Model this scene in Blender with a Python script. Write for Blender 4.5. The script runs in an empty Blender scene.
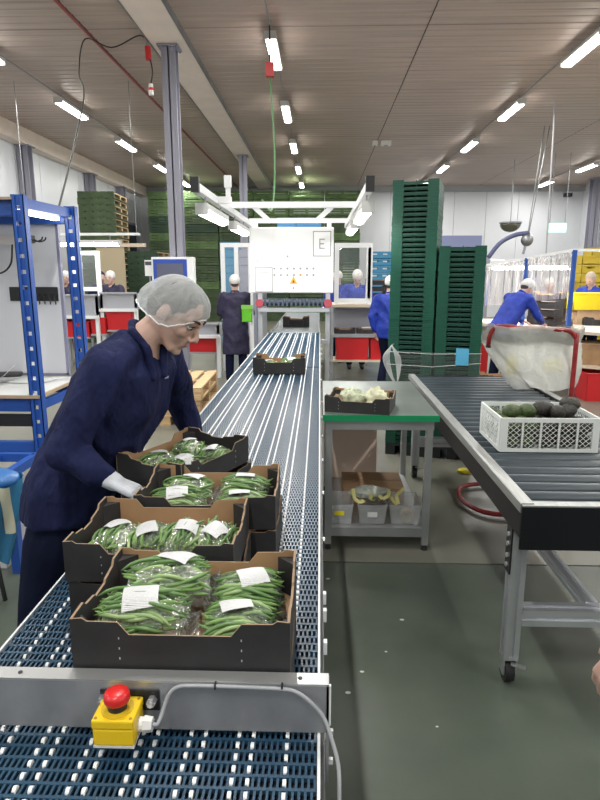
import bpy, bmesh, math, random
from mathutils import Vector, Matrix
random.seed(7)
SC = bpy.context.scene
COL = SC.collection
# ------------------------------------------------------------------ camera, world, exposure
CAM_H = 1.68; PITCH = math.radians(12.05); YAW = math.radians(1.867); FPX = 600.0
cam_d = bpy.data.cameras.new('camera'); cam = bpy.data.objects.new('camera', cam_d); COL.objects.link(cam)
cam.location = (0, 0, CAM_H); cam.rotation_euler = (math.pi/2 - PITCH, 0, YAW)
cam_d.sensor_fit = 'VERTICAL'; cam_d.sensor_height = 24.0; cam_d.lens = 24.0*FPX/800.0
cam_d.clip_start = 0.02; cam_d.clip_end = 100
SC.camera = cam
w = bpy.data.worlds.new('world'); SC.world = w; w.use_nodes = True
w.node_tree.nodes['Background'].inputs[0].default_value = (.9, .95, 1, 1)
w.node_tree.nodes['Background'].inputs[1].default_value = .25
SC.view_settings.view_transform = 'Standard'; SC.view_settings.look = 'None'
SC.view_settings.gamma = 1; SC.view_settings.use_curve_mapping = False
SC.view_settings.exposure = -0.18
LAMP_W = 75.0        # watts of each ceiling batten
GANTRY_W = 16.0      # watts of each batten over the conveyor
CURTAIN_W = 45.0

# pixel -> place helpers (600x800 frame)
_fw = Vector((-math.sin(YAW)*math.cos(PITCH), math.cos(YAW)*math.cos(PITCH), -math.sin(PITCH)))
_rt = Vector((math.cos(YAW), math.sin(YAW), 0)); _up = _rt.cross(_fw)
def _ray(x, y): return _fw + _rt*((x-300)/FPX) - _up*((y-400)/FPX)
def PZ(x, y, Z): d = _ray(x, y); return Vector((0, 0, CAM_H)) + d*((Z-CAM_H)/d.z)
def PY(x, y, Y): d = _ray(x, y); return Vector((0, 0, CAM_H)) + d*(Y/d.y)
def PX(x, y, X): d = _ray(x, y); return Vector((0, 0, CAM_H)) + d*(X/d.x)

# ------------------------------------------------------------------ materials
MATS = {}
def mat(name, col, rough=.5, metal=0, noise=0, nscale=6, bump=0, bscale=60, emit=0, coat=0, stretch=None, col2=None, alpha=1, spec=.5, bdist=.01):
    if name in MATS: return MATS[name]
    m = bpy.data.materials.new(name); m.use_nodes = True; MATS[name] = m
    nt = m.node_tree; b = nt.nodes['Principled BSDF']
    b.inputs['Base Color'].default_value = (*col, 1); b.inputs['Roughness'].default_value = rough
    b.inputs['Metallic'].default_value = metal; b.inputs['Coat Weight'].default_value = coat
    b.inputs['Specular IOR Level'].default_value = spec
    if emit:
        b.inputs['Emission Color'].default_value = (*col, 1); b.inputs['Emission Strength'].default_value = emit
    if alpha < 1: b.inputs['Alpha'].default_value = alpha
    if noise or bump:
        tc = nt.nodes.new('ShaderNodeTexCoord'); mp = nt.nodes.new('ShaderNodeMapping')
        nt.links.new(tc.outputs['Object'], mp.inputs[0])
        if stretch: mp.inputs['Scale'].default_value = stretch
    if noise:
        n = nt.nodes.new('ShaderNodeTexNoise'); n.inputs['Scale'].default_value = nscale; n.inputs['Detail'].default_value = 5
        nt.links.new(mp.outputs[0], n.inputs['Vector'])
        r = nt.nodes.new('ShaderNodeValToRGB'); nt.links.new(n.outputs['Fac'], r.inputs[0])
        c2 = col2 or tuple(c*(1-noise) for c in col); c1 = col if col2 else tuple(min(1, c*(1+noise*.6)) for c in col)
        r.color_ramp.elements[0].position = .34; r.color_ramp.elements[1].position = .66
        r.color_ramp.elements[0].color = (*c2, 1); r.color_ramp.elements[1].color = (*c1, 1)
        nt.links.new(r.outputs[0], b.inputs['Base Color'])
    if bump:
        n2 = nt.nodes.new('ShaderNodeTexNoise'); n2.inputs['Scale'].default_value = bscale; n2.inputs['Detail'].default_value = 3
        nt.links.new(mp.outputs[0], n2.inputs['Vector'])
        bp = nt.nodes.new('ShaderNodeBump'); bp.inputs['Strength'].default_value = bump; bp.inputs['Distance'].default_value = bdist
        nt.links.new(n2.outputs['Fac'], bp.inputs['Height']); nt.links.new(bp.outputs[0], b.inputs['Normal'])
    return m
def film(name, col=(1, 1, 1), opacity=.1, gloss=.5, bump=.6, bscale=30, rough=.08, ior=1.45):
    """clear or milky plastic sheet: transparent + a little diffuse + fresnel gloss"""
    if name in MATS: return MATS[name]
    m = bpy.data.materials.new(name); m.use_nodes = True; MATS[name] = m
    nt = m.node_tree; nt.nodes.clear()
    out = nt.nodes.new('ShaderNodeOutputMaterial'); tr = nt.nodes.new('ShaderNodeBsdfTransparent')
    df = nt.nodes.new('ShaderNodeBsdfDiffuse'); df.inputs[0].default_value = (*col, 1)
    gl = nt.nodes.new('ShaderNodeBsdfGlossy'); gl.inputs['Roughness'].default_value = rough
    m1 = nt.nodes.new('ShaderNodeMixShader'); m1.inputs[0].default_value = opacity
    nt.links.new(tr.outputs[0], m1.inputs[1]); nt.links.new(df.outputs[0], m1.inputs[2])
    fr = nt.nodes.new('ShaderNodeFresnel'); fr.inputs['IOR'].default_value = ior
    mu = nt.nodes.new('ShaderNodeMath'); mu.operation = 'MULTIPLY'; mu.inputs[1].default_value = gloss
    nt.links.new(fr.outputs[0], mu.inputs[0])
    m2 = nt.nodes.new('ShaderNodeMixShader'); nt.links.new(mu.outputs[0], m2.inputs[0])
    nt.links.new(m1.outputs[0], m2.inputs[1]); nt.links.new(gl.outputs[0], m2.inputs[2])
    nt.links.new(m2.outputs[0], out.inputs[0])
    if bump:
        tc = nt.nodes.new('ShaderNodeTexCoord'); n = nt.nodes.new('ShaderNodeTexNoise')
        n.inputs['Scale'].default_value = bscale; n.inputs['Detail'].default_value = 4; n.inputs['Distortion'].default_value = 1.2
        nt.links.new(tc.outputs['Object'], n.inputs['Vector'])
        bp = nt.nodes.new('ShaderNodeBump'); bp.inputs['Strength'].default_value = bump; bp.inputs['Distance'].default_value = .02
        nt.links.new(n.outputs['Fac'], bp.inputs['Height'])
        for s in (gl, df, fr): nt.links.new(bp.outputs[0], s.inputs['Normal'])
    return m
def printed(name, paper=(.85, .86, .85), ink=(.25, .25, .27), rows=30, cols=45, dens=.5):
    """paper label with fine rows of print"""
    if name in MATS: return MATS[name]
    m = mat(name, paper, .45); nt = m.node_tree; b = nt.nodes['Principled BSDF']
    tc = nt.nodes.new('ShaderNodeTexCoord'); mp = nt.nodes.new('ShaderNodeMapping'); mp.inputs['Scale'].default_value = (cols, rows, 1)
    nt.links.new(tc.outputs['Generated'], mp.inputs[0])
    wv = nt.nodes.new('ShaderNodeTexWave'); wv.bands_direction = 'Y'; wv.inputs['Scale'].default_value = .32
    nt.links.new(mp.outputs[0], wv.inputs['Vector'])
    ns = nt.nodes.new('ShaderNodeTexNoise'); ns.inputs['Scale'].default_value = .9; nt.links.new(mp.outputs[0], ns.inputs['Vector'])
    mu = nt.nodes.new('ShaderNodeMath'); mu.operation = 'MULTIPLY'
    nt.links.new(wv.outputs['Fac'], mu.inputs[0]); nt.links.new(ns.outputs['Fac'], mu.inputs[1])
    r = nt.nodes.new('ShaderNodeValToRGB'); nt.links.new(mu.outputs[0], r.inputs[0])
    r.color_ramp.elements[0].position = .27; r.color_ramp.elements[1].position = .40
    r.color_ramp.elements[0].color = (*paper, 1); r.color_ramp.elements[1].color = (*[p*(1-dens)+i*dens for p, i in zip(paper, ink)], 1)
    nt.links.new(r.outputs[0], b.inputs['Base Color'])
    return m

# ------------------------------------------------------------------ mesh builder
def frame(d):
    d = Vector(d).normalized(); a = Vector((0, 0, 1)) if abs(d.z) < .95 else Vector((1, 0, 0))
    u = d.cross(a).normalized(); return u, d.cross(u).normalized()
class MB:
    def __init__(s): s.v = []; s.f = []; s.m = []
    def add(s, vs, fs, mi=0):
        o = len(s.v); s.v += [Vector(v) for v in vs]
        for f in fs: s.f.append([i+o for i in f]); s.m.append(mi)
        return s
    def bx(s, x0, x1, y0, y1, z0, z1, mi=0, R=None, c=None):
        vs = [Vector((x, y, z)) for z in (z0, z1) for y in (y0, y1) for x in (x0, x1)]
        if R is not None:
            c = Vector(c) if c is not None else Vector(((x0+x1)/2, (y0+y1)/2, (z0+z1)/2)); vs = [c + R @ (v-c) for v in vs]
        return s.add(vs, [(0,2,3,1),(4,5,7,6),(0,1,5,4),(2,6,7,3),(0,4,6,2),(1,3,7,5)], mi)
    def bar(s, p0, p1, wx, wz=None, mi=0, upv=None):
        """rectangular bar between two points"""
        p0, p1 = Vector(p0), Vector(p1); d = (p1-p0).normalized(); wz = wz or wx
        uz = Vector(upv) if upv else (Vector((0, 0, 1)) if abs(d.z) < .9 else Vector((0, 1, 0)))
        u = d.cross(uz).normalized(); v = u.cross(d).normalized()
        vs = [p + u*(a*wx/2) + v*(b*wz/2) for p in (p0, p1) for a, b in ((-1,-1),(1,-1),(1,1),(-1,1))]
        return s.add(vs, [(3,2,1,0),(4,5,6,7),(0,1,5,4),(1,2,6,5),(2,3,7,6),(3,0,4,7)], mi)
    def cyl(s, p0, p1, r0, r1=None, n=12, mi=0, cap=True):
        r1 = r0 if r1 is None else r1; p0, p1 = Vector(p0), Vector(p1); u, v = frame(p1-p0); vs = []
        for p, r in ((p0, r0), (p1, r1)):
            vs += [p + (u*math.cos(2*math.pi*i/n) + v*math.sin(2*math.pi*i/n))*r for i in range(n)]
        fs = [(i, (i+1) % n, n+(i+1) % n, n+i) for i in range(n)]
        if cap: fs += [list(range(n))[::-1], list(range(n, 2*n))]
        return s.add(vs, fs, mi)
    def tube(s, pts, r, n=8, mi=0, closed=False, cap=True):
        pts = [Vector(p) for p in pts]; N = len(pts); rs = r if isinstance(r, (list, tuple)) else [r]*N
        def tan(i):
            a = pts[(i-1) % N] if closed or i > 0 else pts[i]; b = pts[(i+1) % N] if closed or i < N-1 else pts[i]
            return (b-a).normalized()
        u, v = frame(tan(0)); vs = []
        for i in range(N):
            t = tan(i); u = (u - t*u.dot(t)).normalized(); v = t.cross(u)
            vs += [pts[i] + (u*math.cos(2*math.pi*k/n) + v*math.sin(2*math.pi*k/n))*rs[i] for k in range(n)]
        fs = []
        for i in range(N if closed else N-1):
            j = (i+1) % N
            fs += [(i*n+k, i*n+(k+1) % n, j*n+(k+1) % n, j*n+k) for k in range(n)]
        if cap and not closed: fs += [list(range(n))[::-1], list(range((N-1)*n, N*n))]
        return s.add(vs, fs, mi)
    def ell(s, c, r, R=None, nu=16, nv=10, mi=0):
        c = Vector(c); vs = []; fs = []
        r = (r, r, r) if not isinstance(r, (tuple, list)) else r
        for j in range(1, nv):
            a = math.pi*j/nv
            for i in range(nu):
                b = 2*math.pi*i/nu; p = Vector((r[0]*math.sin(a)*math.cos(b), r[1]*math.sin(a)*math.sin(b), r[2]*math.cos(a)))
                vs.append(c + (R @ p if R is not None else p))
        T = len(vs); pt = Vector((0, 0, r[2])); vs.append(c + (R @ pt if R is not None else pt)); vs.append(c - (R @ pt if R is not None else pt))
        for j in range(nv-2):
            for i in range(nu): fs.append((j*nu+i, (j+1)*nu+i, (j+1)*nu+(i+1) % nu, j*nu+(i+1) % nu))
        for i in range(nu):
            fs.append((T, i, (i+1) % nu)); fs.append((T+1, (nv-2)*nu+(i+1) % nu, (nv-2)*nu+i))
        return s.add(vs, fs, mi)
    def cap(s, p0, r0, p1, r1, n=14):
        """tapered capsule"""
        p0, p1 = Vector(p0), Vector(p1); d = p1-p0
        if d.length < 1e-6: return s.ell(p0, r0)
        t = d.normalized(); pts = []; rs = []
        for k in range(4): a = math.pi/2*(1-k/4); pts.append(p0 - t*r0*math.sin(a)); rs.append(max(.0015, r0*math.cos(a)))
        pts += [p0, p1]; rs += [r0, r1]
        for k in range(1, 5): a = math.pi/2*k/4; pts.append(p1 + t*r1*math.sin(a)); rs.append(max(.0015, r1*math.cos(a)))
        return s.tube(pts, rs, n)
    def chain(s, pr):
        for (p0, r0), (p1, r1) in zip(pr[:-1], pr[1:]): s.cap(p0, r0, p1, r1)
        return s
    def loft(s, rings, n=24, mi=0, power=2.3):
        """closed body from rings (centre, half-axis u, half-axis v)"""
        vs = []; fs = []
        for c, u, v in rings:
            c, u, v = Vector(c), Vector(u), Vector(v)
            for i in range(n):
                a = 2*math.pi*i/n; ca, sa = math.cos(a), math.sin(a); e = 2/power
                vs.append(c + u*math.copysign(abs(ca)**e, ca) + v*math.copysign(abs(sa)**e, sa))
        for j in range(len(rings)-1):
            fs += [(j*n+i, j*n+(i+1) % n, (j+1)*n+(i+1) % n, (j+1)*n+i) for i in range(n)]
        fs += [list(range(n))[::-1], list(range((len(rings)-1)*n, len(rings)*n))]
        return s.add(vs, fs, mi)
    def prism(s, poly, off, mi=0, mi_back=None, mi_edge=None):
        """planar polygon (3-D points) pushed along off"""
        off = Vector(off); a = [Vector(p) for p in poly]; n = len(a); o = len(s.v)
        s.v += a + [p+off for p in a]
        s.f.append([o+i for i in range(n)][::-1]); s.m.append(mi)
        s.f.append([o+n+i for i in range(n)]); s.m.append(mi if mi_back is None else mi_back)
        for i in range(n): s.f.append([o+i, o+(i+1) % n, o+n+(i+1) % n, o+n+i]); s.m.append(mi if mi_edge is None else mi_edge)
        return s
    def grid(s, fn, nu, nv, mi=0):
        vs = [fn(i/nu, j/nv) for j in range(nv+1) for i in range(nu+1)]
        return s.add(vs, [(j*(nu+1)+i, j*(nu+1)+i+1, (j+1)*(nu+1)+i+1, (j+1)*(nu+1)+i) for j in range(nv) for i in range(nu)], mi)
    def mesh(s, name, mats, smooth=False):
        me = bpy.data.meshes.new(name); me.from_pydata([tuple(v) for v in s.v], [], s.f)
        for m in (mats if isinstance(mats, (list, tuple)) else [mats]): me.materials.append(m)
        me.polygons.foreach_set('material_index', s.m)
        if smooth: me.polygons.foreach_set('use_smooth', [True]*len(s.f))
        bm = bmesh.new(); bm.from_mesh(me); bmesh.ops.recalc_face_normals(bm, faces=bm.faces); bm.to_mesh(me); bm.free()
        me.update(); return me
    def build(s, name, mats, parent=None, smooth=False, bevel=0, loc=None, rz=0, auto=None):
        o = link(name, s.mesh(name, mats, smooth), parent, loc, rz)
        if bevel:
            b = o.modifiers.new('bevel', 'BEVEL'); b.width = bevel; b.segments = 2; b.limit_method = 'ANGLE'; b.angle_limit = .6
        if auto: set_auto(o.data, auto)
        return o
def set_auto(me, ang=40):
    bm = bmesh.new(); bm.from_mesh(me)
    for f in bm.faces: f.smooth = True
    for e in bm.edges:
        if len(e.link_faces) == 2 and e.calc_face_angle(0) > math.radians(ang): e.smooth = False
    bm.to_mesh(me); bm.free()
def link(name, data, parent=None, loc=None, rz=0):
    o = bpy.data.objects.new(name, data); COL.objects.link(o)
    if parent: o.parent = parent
    if loc is not None: o.location = loc
    if rz: o.rotation_euler = (0, 0, rz)
    return o
def tag(o, label=None, cat=None, group=None, kind=None):
    if label: o['label'] = label
    if cat: o['category'] = cat
    if group: o['group'] = group
    if kind: o['kind'] = kind
    return o
def thing(name, label, cat, loc=(0, 0, 0), rz=0, group=None, kind=None):
    o = link(name, None, None, loc, rz); o.empty_display_size = .1
    return tag(o, label, cat, group, kind)
def kids(o, table): return table.get(o.name, [])
def dup(o, loc=None, rz=None, label=None, parent=None):
    """a copy of a thing with its parts and sub-parts (mesh data shared)"""
    c = o.copy(); COL.objects.link(c)
    if parent is not None: c.parent = parent
    for ch in [k for k in TREE.get(o, [])]: dup_part(ch, c)
    if loc is not None: c.location = loc
    if rz is not None: c.rotation_euler = (0, 0, rz)
    if label: c['label'] = label
    return c
def dup_part(ch, par):
    c = ch.copy(); COL.objects.link(c); c.parent = par
    for g in TREE.get(ch, []): dup_part(g, c)
TREE = {}
def note(o):
    """remember the children of a prototype for dup()"""
    ks = list(o.children); TREE[o] = ks
    for k in ks: note(k)
    return o
def rx(a): return Matrix.Rotation(a, 3, 'X')
def ry(a): return Matrix.Rotation(a, 3, 'Y')
def rzm(a): return Matrix.Rotation(a, 3, 'Z')

# ------------------------------------------------------------------ common materials
steel = mat('brushed_steel', (.52, .53, .54), .34, .75, noise=.12, nscale=5)
steel_d = mat('dull_steel', (.30, .31, .32), .4, .8, noise=.2, nscale=4)
alu = mat('aluminium_profile', (.55, .57, .60), .38, .75)
white_p = mat('white_paint', (.82, .82, .80), .4)
black_p = mat('black_plastic', (.015, .015, .017), .45)
black_c = mat('black_card', (.022, .021, .022), .65, noise=.25, nscale=14)
kraft = mat('kraft_card', (.36, .215, .11), .8, noise=.15, nscale=9)
kraft_l = mat('light_kraft', (.52, .36, .22), .8, noise=.12, nscale=6)
rackblue = mat('rack_blue', (.018, .085, .38), .38)
red_t = mat('red_tote_plastic', (.62, .02, .025), .4)
red_tube = mat('red_tube_paint', (.30, .022, .022), .35, noise=.3, nscale=30)
wood = mat('pallet_wood', (.50, .34, .18), .75, noise=.3, nscale=8, stretch=(1, 8, 8))
col_grey = mat('column_grey_paint', (.30, .30, .36), .45)
glass = film('clear_sheet', (.9, .95, 1), .04, .6, 0, rough=.03)

# ------------------------------------------------------------------ the building
CEIL = 4.75; XL, XR, YB, YF = -6.75, 9.6, 23.3, -7.5
fl = MB().bx(XL, XR, YF, YB, -.2, -.012).build('floor', mat('floor_joint', (.10, .10, .09), .9)); tag(fl, kind='structure')
m_floor1 = mat('floor_green_grey', (.086, .104, .078), .36, noise=.16, nscale=2.6, bump=.05, bscale=14, col2=(.060, .076, .058))
m_floor2 = mat('floor_worn_beige', (.185, .182, .148), .36, noise=.2, nscale=1.6, bump=.05, bscale=14, col2=(.13, .132, .105))
MB().bx(XL, XR, YF, 3.272, -.012, 0).build('floor_slab', m_floor1, fl)
for y0, y1 in ((3.288, 9.7), (9.712, 16.2), (16.212, YB)):
    MB().bx(XL, XR, y0, y1, -.012, 0).build('floor_slab', m_floor2, fl)
ce = MB().bx(XL, XR, YF, YB, CEIL+.03, CEIL+.2).build('ceiling', mat('ceiling_joint', (.08, .07, .065), .9)); tag(ce, kind='structure')
m_ceil = mat('ceiling_brown_grey', (.46, .365, .312), .45, noise=.16, nscale=2.2, stretch=(.25, 5, 1))
def ceiling_panel(wd, dp):
    mb = MB(); n = int(dp/.2); prof = []
    for k in range(n):
        y = k*dp/n; s = dp/n
        prof += [(y, .0), (y+s*.62, .0), (y+s*.72, .007), (y+s*.9, .007)]
    prof.append((dp, 0))
    vs = []
    for y, z in prof: vs += [(.008, y+.006*(y < .01) - .006*(y > dp-.01), z), (wd-.008, y+.006*(y < .01)-.006*(y > dp-.01), z)]
    mb.add(vs, [(2*i, 2*i+1, 2*i+3, 2*i+2) for i in range(len(prof)-1)])
    return mb.mesh('ceiling_panel', m_ceil)
xs = [XL, -3.05, 1.35, 5.75, XR]; ys = [YF, -4.3, 2.1, 8.5, 14.9, 21.3, YB]
cache = {}
for i in range(4):
    for j in range(6):
        k = (round(xs[i+1]-xs[i], 2), round(ys[j+1]-ys[j], 2))
        if k not in cache: cache[k] = ceiling_panel(*k)
        link('ceiling_panel', cache[k], ce, (xs[i], ys[j], CEIL))
m_wall = mat('wall_white_panel', (.70, .72, .75), .35, noise=.04, nscale=1)
m_joint = mat('wall_joint', (.30, .31, .33), .7)
def panel_wall(name, n, length, height, place):
    """insulated panels with shadow joints; place(u0,u1,depth) -> box limits"""
    x = place(0, length, 0)
    o = MB().bx(*x, 0, height).build(name, m_joint); tag(o, kind='structure')
    for k in range(n):
        a, b = length*k/n+.008, length*(k+1)/n-.008
        MB().bx(*place(a, b, 1), 0, height).build('wall_panel', m_wall, o)
    return o
wl = panel_wall('wall_left', 26, YB-YF, CEIL+.03, lambda a, b, d: (XL-.12, XL-.01, YF+a, YF+b) if not d else (XL-.01, XL+.02, YF+a, YF+b))
wr = panel_wall('wall_right', 24, YB-YF, CEIL+.03, lambda a, b, d: (XR+.01, XR+.12, YF+a, YF+b) if not d else (XR-.02, XR+.01, YF+a, YF+b))
wb = panel_wall('wall_back', 14, XR-XL, CEIL+.03, lambda a, b, d: (XL+a, XL+b, YB+.01, YB+.12) if not d else (XL+a, XL+b, YB-.02, YB+.01))
wf = panel_wall('wall_front', 14, XR-XL, CEIL+.03, lambda a, b, d: (XL+a, XL+b, YF-.12, YF-.01) if not d else (XL+a, XL+b, YF-.01, YF+.02))
m_beam = mat('beam_cream', (.86, .74, .65), .6, noise=.05, nscale=3)
tag(MB().bx(-2.28, -1.80, YF, YB-.03, 4.665, CEIL+.02).build('trim_1', m_beam), kind='structure')
fr_ = MB().bx(-2.30, -2.28, YF, YB-.03, 4.655, CEIL+.02).bx(-1.80, -1.785, YF, YB-.03, 4.655, CEIL+.02).build('trim_2', steel_d); tag(fr_, kind='structure')
tag(MB().bx(XL+.02, XL+.30, YF, YB-.03, 4.42, CEIL+.01).build('trim_3', m_beam), kind='structure')
tag(MB().bx(XL+.3, XR-.02, YB-.16, YB-.02, 4.55, CEIL+.01).build('trim_4', mat('edge_trim', (.42, .43, .45), .5)), kind='structure')
def h_column(x, y, wdt, h, face='y'):
    """rolled steel column: two flanges and a web"""
    mb = MB(); t = .018
    if face == 'y':   # flanges face the camera's sides, web seen between them
        mb.bx(x-wdt/2, x-wdt/2+t, y-wdt/2, y+wdt/2, 0, h).bx(x+wdt/2-t, x+wdt/2, y-wdt/2, y+wdt/2, 0, h).bx(x-wdt/2, x+wdt/2, y-t/2, y+t/2, 0, h)
    else:
        mb.bx(x-wdt/2, x+wdt/2, y-wdt/2, y-wdt/2+t, 0, h).bx(x-wdt/2, x+wdt/2, y+wdt/2-t, y+wdt/2, 0, h).bx(x-t/2, x+t/2, y-wdt/2, y+wdt/2, 0, h)
    o = mb.build('column', col_grey); tag(o, kind='structure')
    c = MB().bx(x-wdt*.75, x+wdt*.75, y-wdt*.75, y+wdt*.75, h-.02, h).build('cap_plate', col_grey, o)
    MB().bx(x-wdt*.8, x+wdt*.8, y-wdt*.8, y+wdt*.8, 0, .02).build('base_plate', col_grey, o)
    for sx in (-1, 1):
        for sy in (-1, 1): MB().cyl((x+sx*wdt*.62, y+sy*wdt*.62, h-.035), (x+sx*wdt*.62, y+sy*wdt*.62, h-.02), .014, n=6).build('bolt', steel_d, o)
    return o
h_column(-2.06, 8.88, .19, 4.655, 'x'); h_column(-2.04, 16.64, .19, 4.655, 'x')
for y in (6.0, 10.0, 14.0, 17.9, 20.6): h_column(XL+.16, y, .24, 4.42, 'x')
h_column(9.28, 21.6, .3, CEIL, 'x')
# dark sheet painting the unlit opening in the left wall, with a rail over it
for k, (y0, y1, z0, z1) in enumerate(((21.0, 22.4, 0, 3.3),)):
    d = MB().bx(XL+.02, XL+.06, y0, y1, z0, z1).build('door_1', mat('dark_doorway', (.05, .055, .07), .6)); tag(d, kind='structure')
    mb = MB()
    for yy in (y0-.08, y1): mb.bx(XL+.02, XL+.1, yy, yy+.08, z0, z1+.08)
    mb.bx(XL+.02, XL+.1, y0-.08, y1+.08, z1, z1+.08).build('door_frame', col_grey, d)
    MB().bx(XL+.06, XL+.08, y0, y1, 1.95, 2.3).build('door_rail', mat('door_rail_grey', (.5, .52, .55), .5), d)
tag(MB().bx(3.6, 6.0, YB-.06, YB-.02, 0, 3.0).build('door_2', mat('blue_grey_door', (.22, .25, .42), .5)), kind='structure')
tag(MB().tube([(-3.02, YF+.05, 4.69), (-3.02, YB-.2, 4.69)], .018, 8).build('trim_5', mat('red_pipe_paint', (.32, .06, .05), .45)), kind='structure')

# ------------------------------------------------------------------ ceiling battens
m_lit = mat('lit_diffuser', (1, .99, .95), .4, emit=14)
m_house = mat('lamp_housing', (.62, .62, .60), .45)
def batten(L=1.22, W=.15, watts=LAMP_W, label='', group='', hang=.1):
    t = thing('ceiling_light', label, 'light', group=group)
    MB().bx(-W/2, W/2, -L/2, L/2, -.045, -.0).build('housing', m_house, t, bevel=.008)
    d = MB().bx(-W/2+.012, W/2-.012, -L/2+.02, L/2-.02, -.10, -.045).build('diffuser', m_lit, t, bevel=.02)
    for s in (-1, 1): MB().bx(-W/2-.003, W/2+.003, s*L/2-.015, s*L/2+.015, -.09, 0).build('end_cap', m_house, t)
    for s in (-1, 1): MB().cyl((0, s*L*.35, 0), (0, s*L*.35, hang), .008, n=6).build('hanger', steel_d, t)
    ld = bpy.data.lights.new('lamp', 'AREA'); ld.shape = 'RECTANGLE'; ld.size = W-.03; ld.size_y = L-.06; ld.energy = watts
    ld.color = (1, .985, .95); lo = link('lamp', ld, t, (0, 0, -.104))
    return t
ROWS = [(-4.58, 'batten light in the ceiling row nearest the left wall'), (-.65, 'batten light in the ceiling row above the belt conveyor'),
        (3.52, 'batten light in the ceiling row above the roller conveyor'), (7.6, 'batten light in the ceiling row nearest the right wall')]
proto = None
for ri, (x, lab) in enumerate(ROWS):
    for k in range(-4, 5):
        y = 8.96 + 3.15*k - (.35 if ri in (0,) else 0)
        lab2 = 'fluorescent ' + lab
        if proto is None:
            proto = note(batten(label=lab2, group=lab[13:])); proto.location = (x, y, 4.65)
        else:
            c = dup(proto, (x, y, 4.65), 0, lab2); c['group'] = lab[13:]
    cd = MB().tube([(x, YF+.05, 4.705), (x, YB-.2, 4.705)], .012, 6).build('light_conduit', mat('conduit_grey', (.3, .3, .3), .5))
    tag(cd, 'thin grey conduit running along the '+lab[16:], 'conduit')
# ------------------------------------------------------------------ people
from mathutils.noise import noise as noise_v
m_skin = mat('skin', (.56, .36, .29), .5, noise=.08, nscale=12)
m_net = film('hairnet_gauze', (.88, .92, .92), .30, .25, .4, 60, .4)
m_hair = mat('hair_brown', (.045, .035, .03), .6, noise=.4, nscale=40)
m_navy = mat('navy_cotton', (.014, .018, .062), .8, noise=.25, nscale=5, bump=.9, bscale=7, spec=.15, bdist=.05, stretch=(1.6, 1.6, .8))
m_navy_t = mat('navy_trousers', (.007, .010, .028), .85, noise=.2, nscale=6, bump=.3, bscale=10, spec=.1)
m_plum = mat('dark_violet_cotton', (.028, .024, .062), .75, noise=.2, nscale=6, bump=.8, bscale=7, bdist=.05)
m_royal = mat('royal_blue_cotton', (.012, .04, .36), .65, noise=.2, nscale=6, bump=.8, bscale=7, bdist=.05)
m_shoe = mat('shoe_black', (.012, .012, .013), .5)
m_glove = mat('glove_white', (.62, .65, .70), .7, noise=.1, nscale=20, bump=.3, bscale=40)
m_lip = mat('lip', (.42, .17, .13), .5); m_brow = mat('eyebrow', (.04, .025, .02), .8)
m_eye = mat('eye_dark', (.03, .02, .018), .25); m_eyew = mat('eye_white', (.6, .58, .55), .3)
def blob(name, mb, voxel, m, parent=None, it=4, fac=.5):
    """one continuous surface from overlapping shapes"""
    me = mb.mesh(name+'_src', m); o = link(name+'_src', me)
    r = o.modifiers.new('r', 'REMESH'); r.mode = 'VOXEL'; r.voxel_size = voxel; r.use_smooth_shade = True
    s = o.modifiers.new('s', 'SMOOTH'); s.factor = fac; s.iterations = it
    dg = bpy.context.evaluated_depsgraph_get(); ev = o.evaluated_get(dg); nm = bpy.data.meshes.new_from_object(ev)
    nm.name = name; bpy.data.objects.remove(o); bpy.data.meshes.remove(me)
    nm.materials.clear(); nm.materials.append(m)
    return link(name, nm, parent)
def hand_shapes(mb, wrist, d, nrm, side, curl=.5, s=1.0, spread=.10):
    """palm, four bent fingers of unequal length and a thumb from the side of the palm.
    d: wrist->fingers, nrm: out of the back of the hand, side: +1 if the thumb lies towards d x nrm"""
    d = Vector(d).normalized(); n = Vector(nrm); n = (n-d*n.dot(d)).normalized(); a = d.cross(n)*side; w = Vector(wrist)
    lens = [(.040, .024, .020), (.046, .028, .022), (.042, .026, .021), (.032, .020, .018)]
    for k in range(4):
        off = a*(.030-.0205*k)*s
        kn = w + d*(.088-.004*abs(k-1.2))*s + off
        mb.cap(w + off*.55, .0145*s, kn, .0120*s)
        p = kn; ang = spread*(1.3-k)*.6; dd = (d*math.cos(ang) + a*math.sin(ang)).normalized(); c = curl*.6
        for j, L in enumerate(lens[k]):
            q = (dd*math.cos(c) - n*math.sin(c)).normalized(); p2 = p + q*L*s
            mb.cap(p, (.0100-.0008*j)*s, p2, (.0092-.0008*j)*s, 10); p = p2; c += curl
    mb.cap(w + d*.02*s + a*.01*s, .017*s, w + d*.062*s + a*.012*s - n*.006*s, .016*s)
    t0 = w + d*.022*s + a*.026*s; t1 = t0 + (d*.6 + a*.62 - n*.35).normalized()*.042*s; t2 = t1 + (d*.85 + a*.25 - n*.45).normalized()*.030*s
    mb.cap(t0, .0145*s, t1, .0115*s, 10); mb.cap(t1, .0108*s, t2, .0095*s, 10)
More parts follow.
